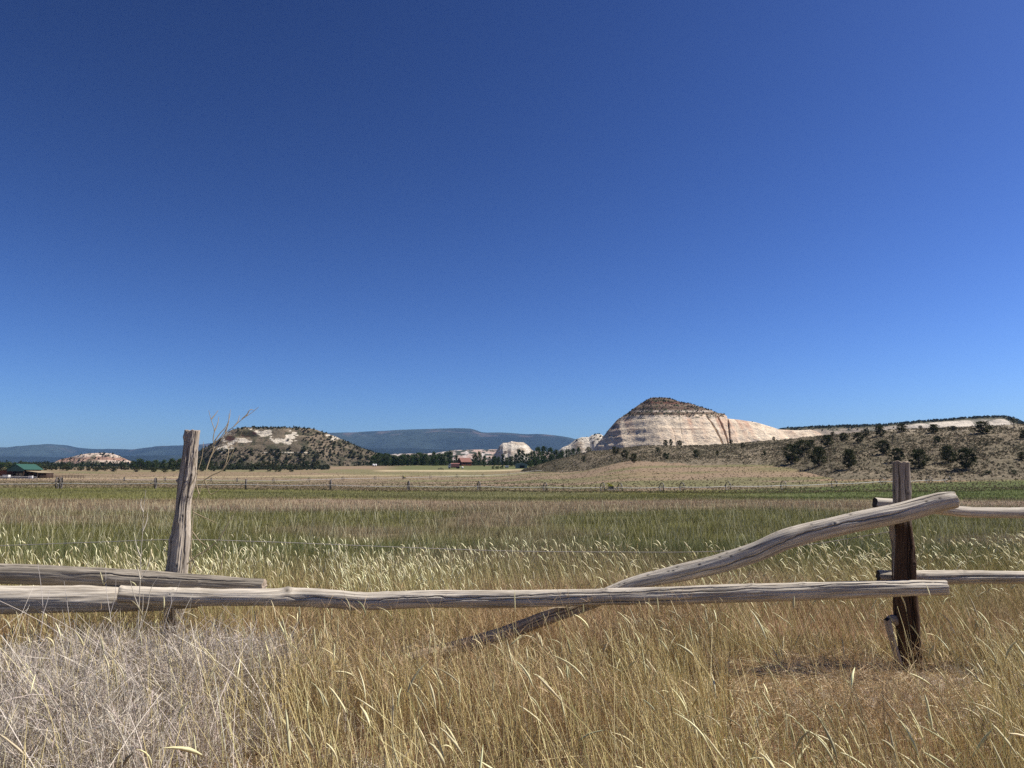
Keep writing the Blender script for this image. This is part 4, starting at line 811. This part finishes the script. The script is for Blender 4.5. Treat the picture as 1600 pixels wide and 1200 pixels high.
# white pipe pen in front of the barn and wooden corral right of it
def pen(name, pts, h, n, mr, mp, lb, rails=(.5, 1.1)):
    W0 = [at(px, py, Y) for px, py, Y in pts]; g0 = float(G(W0[0][0], W0[0][1])); root = empty(name, (W0[0][0], W0[0][1], g0)); tag(root, lb, 'fence'); inv = Matrix.Translation(-root.location)
    A_, B_ = W0[0], W0[-1]; pp = [np.array([A_[0]+(B_[0]-A_[0])*u, A_[1]+(B_[1]-A_[1])*u, 0]) for u in np.linspace(0, 1, n)]
    for p in pp:
        p[2] = float(G(p[0], p[1])); hh = h*random.uniform(.85, 1.15); o = MB().tube([p-[0, 0, .3], p+[0, 0, hh]], .09, 6).build('post', mp, None); o.parent = root; o.matrix_parent_inverse = inv
    for z in rails: o = MB().tube([p+[0, -.06, z*h] for p in pp], .07, 5).build('rail', mr, None); o.parent = root; o.matrix_parent_inverse = inv
pen('pipe_fence', [(-30, 750, 285), (58, 750, 282)], 1.3, 16, M_white, M_steel, 'white-railed pen fence in front of the green-roofed barn', (.25, .5, .78))
pen('corral_fence', [(62, 748, 290), (131, 745, 310)], 1.1, 15, M_darkw, M_darkw, 'dark wooden corral fence right of the barn', (.4, .75, 1.0))
for px, py, Y, nm, lb in ((10, 746, 290, 'white_cow', ''),):
    P = at(px, py, Y); e = empty('stock_trailer', (P[0], Y, float(G(P[0], Y)))); tag(e, 'low white trailer parked under the barn\'s left side', 'trailer'); MB().box(-1.1, 1.1, -.7, .7, .5, 1.5).build('body', M_white, e); [MB().tube([(x, -.8, .35), (x, -.6, .35)], .35, 12).build('wheel', M_tyre, e, True) for x in (-.5, .5)]
P = at(48, 746, 288); e = empty('water_trough', (P[0], 288, float(G(P[0], 288)))); tag(e, 'white trough by the barn\'s lean-to behind the pen fence', 'trough'); MB().box(-.7, .7, -.4, .4, .25, 1.2).build('basin', M_white, e); MB().box(-.6, -.45, -.3, .3, -.1, .25).box(.45, .6, -.3, .3, -.1, .25).build('stand', M_steel, e)

# ---------------------------------------------------------------- grass
def ribbons(P0, dirs, L, bend, w, K, g, taper=.6):
    """curved flat stalks: base points, unit start directions, lengths, sideways bend vectors; returns V, F, points"""
    n = len(P0); t = np.linspace(0, 1, K+1)[None, :, None]; P = P0[:, None]+dirs[:, None]*L[:, None, None]*t+bend[:, None]*L[:, None, None]*t**2
    a = g.normal(size=(n, 3)); a[:, 2] *= .2; s = np.cross(dirs, a); s /= np.linalg.norm(s, axis=1)[:, None]+1e-9
    wt = (w[:, None]*(1-taper*t[:, :, 0]))[..., None]*s[:, None]*.5; V = np.stack([P-wt, P+wt], 2).reshape(-1, 3)
    i, j = np.meshgrid(np.arange(n), np.arange(K), indexing='ij'); b_ = i*(K+1)*2+j*2; F = np.stack([b_, b_+1, b_+3, b_+2], -1).reshape(-1, 4); return V, F, P
def heads(P, L, r, g, K=5, sides=4, droop=.36):
    """seed heads continuing the last segment of each stalk"""
    n = len(P); e = P[:, -1]; d = P[:, -1]-P[:, -2]; d /= np.linalg.norm(d, axis=1)[:, None]+1e-9; hz = d.copy(); hz[:, 2] = 0; hz /= np.linalg.norm(hz, axis=1)[:, None]+1e-6
    t = np.linspace(0, 1, K+1)[None, :, None]; dr = (droop*(g.random(n)*1.3-.15))[:, None, None]
    C_ = e[:, None]+L[:, None, None]*(d[:, None]*t+dr*t**2*(hz[:, None]*.9-np.array([0, 0, .8])))
    a = np.cross(d, g.normal(size=(n, 3))); a /= np.linalg.norm(a, axis=1)[:, None]; b_ = np.cross(d, a)
    pr = np.interp(np.linspace(0, 1, K+1), [0, .1, .4, .8, 1], [.35, .85, 1, .7, .12]); th_ = np.arange(sides)/sides*2*np.pi
    rr = (r[:, None]*pr[None])[..., None]*(.8+.4*g.random((n, K+1, sides)))
    V = C_[:, :, None]+rr[..., None]*(np.cos(th_)[None, None, :, None]*a[:, None, None]+np.sin(th_)[None, None, :, None]*b_[:, None, None]); V = V.reshape(-1, 3)
    i, k, j = np.meshgrid(np.arange(n), np.arange(K), np.arange(sides), indexing='ij'); o = i*(K+1)*sides; F = np.stack([o+k*sides+j, o+k*sides+(j+1) % sides, o+(k+1)*sides+(j+1) % sides, o+(k+1)*sides+j], -1).reshape(-1, 4); return V, F
class GB:
    def __init__(s): s.V, s.F, s.C, s.n = [], [], [], 0
    def add(s, V, F, c, per): s.V.append(V); s.F.append(F+s.n); s.n += len(V); s.C.append(np.repeat(c, per, 0))
    def build(s, name, m_): return tag(build(name, np.concatenate(s.V), np.concatenate(s.F), m_, col=np.concatenate(s.C), smooth=True), kind='stuff')
def area(n, y0, y1, g, half=.74, power=1.):
    half = .82
    """points spread over the view wedge; power 1: even on the ground"""
    u = g.random(n); Y = (y0**(1+power)+(y1**(1+power)-y0**(1+power))*u)**(1/(1+power)); return (g.random(n)*2-1)*(half*Y+1.3), Y
def dvec(az, lean): return np.stack([np.cos(az)*np.sin(lean), np.sin(az)*np.sin(lean), np.cos(lean)], -1)
def jit(c, n, g, a=.25): return np.array(c)[None]*(1-a+2*a*g.random(n))[:, None]*(1+.025*g.normal(size=(n, 3)))
def wind(x, Y, g, n, spread=.9):
    az = np.pi+g.normal(size=n)*spread; return az
gz = lambda x, y: G(x, y)+.03*fbm(x*2.2, y*2.2, 0, 3, 5)*sst(12, 6, y)
def bare(x, Y):  # trampled patch before the upright post
    return np.exp(-(((x-2.6)/1.25)**2+((Y-5.7)/.8)**2)**1.5)
def hmax(Y, x=None):
    h = np.clip(1.42-.163*Y, .28, .62)
    if x is not None:
        q = 800+x/Y*F_PX
        h = np.where((q > 1130) & (q < 1520), np.minimum(h, np.clip(1.46-.292*Y, .12, .62)+1.*sst(6.15, 6.5, Y)), h); h = np.where((q > 600) & (q < 960), np.minimum(h, np.clip(1.47-.192*Y, .2, .62)), h)
    return h

g = np.random.default_rng(301); B_ = GB()
# 1 stems and heads in front of and around the fence
n = 38000; x, Y = area(n, 2.1, 7.0, g); q = 800+x/Y*F_PX
left = sst(520, 330, q)*sst(7.2, 5.9, Y)
dens = (.45+.55*sst(-.35, .35, fbm(x*1.1, Y*1.1, 0, 3, 302)))*(1-.97*bare(x, Y))*(1-.45*sst(1120, 1180, q)*sst(1540, 1480, q)*sst(5.4, 5.0, Y)*sst(3.9, 4.3, Y))*(1-.72*left); k = g.random(n) < dens; x, Y, q = x[k], Y[k], q[k]; n = len(x)
h = np.minimum(hmax(Y, x)*(1.0+.12*g.normal(size=n)), .72)*(.45+.55*g.random(n)**.8); tall = g.random(n) < .03+.045*sst(430, 560, q); h[tall] = np.clip(hmax(Y[tall])*1.25, .3, .75)
az = wind(x, Y, g, n, 1.5); lean = np.abs(g.normal(size=n))*.17+.03+.06*sst(600, 1300, q); D_ = dvec(az, lean); bend = dvec(wind(x, Y, g, n, 1.3), np.full(n, 1.57))*(.05+.55*g.random(n)**3)[:, None]; bend[:, 2] = -.1*g.random(n)
P0 = np.stack([x, Y, gz(x, Y)-.01], -1); V, F, P = ribbons(P0, D_, h, bend, .0026+.0018*g.random(n), 5, g, .45)
pal = np.array([(.66, .545, .255), (.55, .44, .19), (.70, .61, .33), (.12, .088, .045), (.42, .385, .15)]); zone = fbm(x*.8, Y*.8, 0, 3, 305)  # dark dead stems, heaviest in the litter, also paint deep shade between stalks
ci = g.choice(5, n, p=[.32, .25, .2, .11, .12]); c = pal[ci]*(.75+.5*g.random(n))[:, None]; c = mixc(c, c*[.88, .77, .66], sst(.12, .5, zone)*.35); B_.add(V, F, c, 12)
hm = g.random(n) < .055+.03*sst(700, 1200, q); hp = P[hm]; m_ = hm.sum(); Lh = .07+.10*g.random(m_); V, F = heads(hp, Lh, .0038+.0030*g.random(m_), g); B_.add(V, F, jit((.72, .64, .36), m_, g, .28)*np.where(g.random(m_) < .3, .68, 1.)[:, None], 24)
# 2 leafy litter: bent blades low down
n = 38000; x, Y = area(n, 2.3, 7.6, g); P0 = np.stack([x, Y, gz(x, Y)], -1); q = 800+x/Y*F_PX
k = g.random(n) < (.85-.45*sst(520, 330, q))*(1-.85*bare(x, Y)); P0, x, Y, q = P0[k], x[k], Y[k], q[k]; n = len(x)
lean = np.abs(g.normal(size=n))*.5+.15; az = g.random(n)*6.28; D_ = dvec(az, lean); bend = dvec(az+g.normal(size=n)*.8, np.full(n, 1.7))*(.2+.7*g.random(n))[:, None]
V, F, P = ribbons(P0, D_, .10+.24*g.random(n)*np.clip(hmax(Y, x)*1.7, .35, 1), bend, .002+.0028*g.random(n), 4, g, .8); c = pal[g.choice(5, n, p=[.17, .16, .07, .54, .06])]*(.45+.5*g.random(n))[:, None]; B_.add(V, F, mixc(c, c*[1, .8, .62], sst(0, .4, fbm(x*.8, Y*.8, 0, 3, 305))*.6), 10)
# 3 flat straw on the ground, thickest on the trampled patch
n = 22000; x, Y = area(n, 2.6, 7.5, g); xb = 2.8+1.1*g.normal(size=9000); yb = 5.5+.45*g.normal(size=9000); x = np.r_[x, xb]; Y = np.r_[Y, yb]; n = len(x)
P0 = np.stack([x, Y, gz(x, Y)+.008+.03*g.random(n)], -1); az = g.random(n)*6.28; D_ = dvec(az, 1.5+.12*g.normal(size=n)); bend = g.normal(size=(n, 3))*[.2, .2, .04]
V, F, P = ribbons(P0, D_, .08+.25*g.random(n), bend, .0022+.002*g.random(n), 3, g, .4); B_.add(V, F, jit((.62, .50, .31), n, g, .4), 8)
# 4 rusty fine weeds
n = 4200; spots = np.array([(-1.3, 6.3), (-.45, 7.1), (.15, 7.2), (1.0, 6.15), (-.2, 5.2), (.45, 4.6), (-2.9, 6.9), (-1.6, 7.2), (1.2, 6.6), (-.9, 5.2), (.2, 7.4), (-3.6, 7.0), (2.0, 4.3)])
k = g.integers(0, len(spots), n); x, Y = (spots[k]+g.normal(size=(n, 2))*[.30, .3]).T; P0 = np.stack([x, Y, gz(x, Y)], -1); D_ = dvec(g.random(n)*6.28, np.abs(g.normal(size=n))*.16)
h = (.25+.30*g.random(n))*np.where((k == 3) | (k == 8), 1.15, 1); V, F, P = ribbons(P0, D_, h, g.normal(size=(n, 3))*[.12, .12, 0], np.full(n, .0024), 4, g, .5); rc = jit((.44, .31, .16), n, g, .4); B_.add(V, F, rc, 10)
for rep in range(5):
    i0 = 2+g.integers(0, 3, n); Ps = P[np.arange(n), i0]; az = g.random(n)*6.28; V, F, P2 = ribbons(Ps, dvec(az, .5+.5*g.random(n)), .04+.08*g.random(n), g.normal(size=(n, 3))*.2, np.full(n, .0022), 2, g, .3); B_.add(V, F, jit((.48, .34, .18), n, g, .45), 6)
B_.build('dry_grass', M_grass)

# 5 pale twiggy brush at lower left
g = np.random.default_rng(311); B_ = GB(); nb = 300; Yb = (3.0**2+(6.5**2-3.0**2)*g.random(nb))**.5; qb = g.uniform(-60, 470, nb)+60*g.normal(size=nb)*0; qb = np.where(g.random(nb) < .2, g.uniform(300, 640, nb), qb); xb = (qb-800)/F_PX*Yb
xb = np.r_[xb, 2.4+.5*g.normal(size=26), 3.7+.4*g.normal(size=40)]; Yb = np.r_[Yb, 4.9+.3*g.normal(size=26), 5.3+.5*g.normal(size=40)]; nb = len(xb)
ns = 17; k = np.repeat(np.arange(nb), ns); n = len(k); P0 = np.stack([xb[k]+.05*g.normal(size=n), Yb[k]+.05*g.normal(size=n), xb[k]*0], -1); P0[:, 2] = gz(P0[:, 0], P0[:, 1])
mound = (.45+.65*np.exp(-(((800+xb/Yb*F_PX)-225)/230)**2-((Yb-5.)/1.6)**2))*(.75+.4*vn(xb*1.6, Yb*1.6, 0, 312))
sz = ((.7+.4*g.random(nb))*mound)[k]*.55*np.where(k >= nb-66, .55, 1); D_ = dvec(g.random(n)*6.28, .12+.5*g.random(n)**1.3)
D_[:, 0] -= .12; V, F, P = ribbons(P0, D_, sz, g.normal(size=(n, 3))*[.2, .2, .05], .0036+.0012*g.random(n), 5, g, .5); bc = jit((.55, .475, .37), n, g, .5); B_.add(V, F, bc, 12)
for rep in range(4):
    i0 = 1+g.integers(0, 4, n); f_ = g.random(n)[:, None]; Ps = P[np.arange(n), i0]*(1-f_)+P[np.arange(n), i0+1]*f_; d0 = P[np.arange(n), i0+1]-P[np.arange(n), i0]; d0 /= np.linalg.norm(d0, axis=1)[:, None]; D2_ = d0+.75*g.normal(size=(n, 3))*[1, 1, .5]; D2_ /= np.linalg.norm(D2_, axis=1)[:, None]
    V, F, P2 = ribbons(Ps, D2_, sz*(.25+.3*g.random(n)), g.normal(size=(n, 3))*.25, np.full(n, .0027), 3, g, .4); B_.add(V, F, jit((.50, .43, .345), n, g, .6), 8)
    f2 = g.random(n)[:, None]; Ps = P2[:, 1]*(1-f2)+P2[:, 2]*f2; D3 = D2_+.9*g.normal(size=(n, 3)); D3 /= np.linalg.norm(D3, axis=1)[:, None]; V, F, P3 = ribbons(Ps, D3, sz*(.12+.15*g.random(n)), g.normal(size=(n, 3))*.2, np.full(n, .0022), 2, g, .3); B_.add(V, F, jit((.46, .395, .32), n, g, .6), 6)
n = 260; Y = g.uniform(3.0, 6.3, n); q = g.uniform(-80, 470, n); x = (q-800)/F_PX*Y; P0 = np.stack([x, Y, gz(x, Y)], -1); V, F, P = ribbons(P0, dvec(np.pi+g.normal(size=n), .1+.45*g.random(n)), .35+.35*g.random(n), g.normal(size=(n, 3))*[.35, .3, .06], .004+.002*g.random(n), 8, g, .5); B_.add(V, F, jit((.66, .58, .46), n, g, .2), 18)
B_.build('dry_brush', M_grass)

# 6 the tall pale grass beyond the fence
g = np.random.default_rng(321); B_ = GB(); n = 80000; x, Y = area(n, 6.7, 16.5, g, .74, .2); q = 800+x/Y*F_PX
k = g.random(n) < (.12+.88*sst(-.12, .28, fbm(x*.9, Y*.7, 0, 3, 322)))*sst(14.5, 8.0, Y+2.2*vn(x*.5, Y*.3, 0, 323)); x, Y, q = x[k], Y[k], q[k]; n = len(x)
h = .40+.30*g.random(n); h *= 1-.12*sst(10, 17, Y); rt = sst(700, 1150, q); az = np.where(g.random(n) < .75, np.pi, 0)+g.normal(size=n)*.7; lean = np.abs(g.normal(size=n))*.12+.03+.16*rt
D_ = dvec(az, lean); bend = dvec(az, np.full(n, 1.57))*(.04+.22*g.random(n)*(.5+rt))[:, None]; P0 = np.stack([x, Y, gz(x, Y)-.01], -1); wf = np.clip(Y/7, 1, 2)
V, F, P = ribbons(P0, D_, h, bend, (.0024+.001*g.random(n))*wf, 4, g, .4); pal2 = np.array([(.56, .48, .23), (.47, .39, .17), (.38, .36, .14), (.20, .20, .07)]); c = pal2[g.choice(4, n, p=[.35, .3, .2, .15])]*(.75+.5*g.random(n))[:, None]; B_.add(V, F, c, 10)
hm = g.random(n) < .30; m_ = hm.sum(); V, F = heads(P[hm], .06+.07*g.random(m_), (.0040+.0024*g.random(m_))*np.clip(Y[hm]/8, 1, 1.7), g, 4, 3, .45); B_.add(V, F, jit((.74, .68, .40), m_, g, .25), 15)
n = 52000; x, Y = area(n, 6.8, 18, g, .74, .3); P0 = np.stack([x, Y, gz(x, Y)], -1); az = g.random(n)*6.28; D_ = dvec(az, .1+.5*g.random(n)); V, F, P = ribbons(P0, D_, .14+.24*g.random(n), dvec(az, np.full(n, 1.6))*(.5*g.random(n))[:, None], .004+.003*g.random(n), 3, g, .8)
c = mixc(jit((.40, .29, .14), n, g, .3), jit((.12, .145, .05), n, g, .3), sst(9, 15, Y+g.normal(size=n)*1.5)); B_.add(V, F, c, 8)
B_.build('tall_grass', M_grass)

# 7 the meadow
g = np.random.default_rng(331); B_ = GB(); n = 370000; u = g.random(n); Y = 13*(160/13)**u; x = (g.random(n)*2-1)*(.86*Y+3); q = 800+x/Y*F_PX
n1 = fbm(x*.035, Y*.035, 0, 4, 31); n2 = fbm(x*.25, Y*.25, 0, 3, 333); c = ground_col(x, Y); gc_ = jit((.165, .165, .045), n, g, .35); st_ = jit((.40, .34, .19), n, g, .3); br = jit((.26, .19, .12), n, g, .3)
c = mixc(c*1.15, gc_, sst(-.25, .3, n2+.3*n1)*g.random(n)*.8*(1-sst(34, 44, Y+n1*10)*sst(75, 60, Y))); c = mixc(c, st_, (g.random(n) < .12+.16*sst(0, .4, n2))*.75*sst(60, 30, Y)); c = mixc(c, br, (g.random(n) < .5*sst(32, 42, Y+n1*10)*sst(72, 60, Y))*.8)
h = (.12+.18*g.random(n))*(1+.3*n2); az = g.random(n)*6.28; c = c*(.62+.75*g.random(n))[:, None]; P0 = np.stack([x, Y, gz(x, Y)-.01], -1); D_ = dvec(az, .05+.4*g.random(n)); V, F, P = ribbons(P0, D_, h, dvec(az, np.full(n, 1.6))*(.4*g.random(n))[:, None], (.004+.0045*g.random(n))*np.clip(Y/16, 1, 5.), 2, g, .85); B_.add(V, F, c, 6)
# scattered paler stalks standing higher
n = 9000; u = g.random(n); Y = 15*(60/15)**u; x = (g.random(n)*2-1)*(.86*Y+3); P0 = np.stack([x, Y, gz(x, Y)], -1); az = g.random(n)*6.28; V, F, P = ribbons(P0, dvec(az, .05+.25*g.random(n)), .35+.22*g.random(n), dvec(az, np.full(n, 1.5))*(.3*g.random(n))[:, None], (.004+.002*g.random(n))*np.clip(Y/16, 1, 2.5), 3, g, .2); B_.add(V, F, jit((.50, .46, .28), n, g, .25), 8)
B_.build('meadow_grass', M_turf)
# 8 rough bunches on the farther pasture
g = np.random.default_rng(341); n = 46000; q = g.uniform(-60, 1660, n); u = g.random(n); Y = 110*(420/110)**u; x = (q-800)/F_PX*Y; k = (Hh(x, Y) < G(x, Y)+.05); x, Y = x[k], Y[k]
P = np.stack([x, Y, G(x, Y)-.03], -1); tufts('pasture_grass', P, .12+.16*g.random(len(P)), [(.21, .16, .088), (.19, .15, .08), (.25, .195, .11), (.16, .135, .07)], 7, 342, M_turf, ls=.6)
print('built')
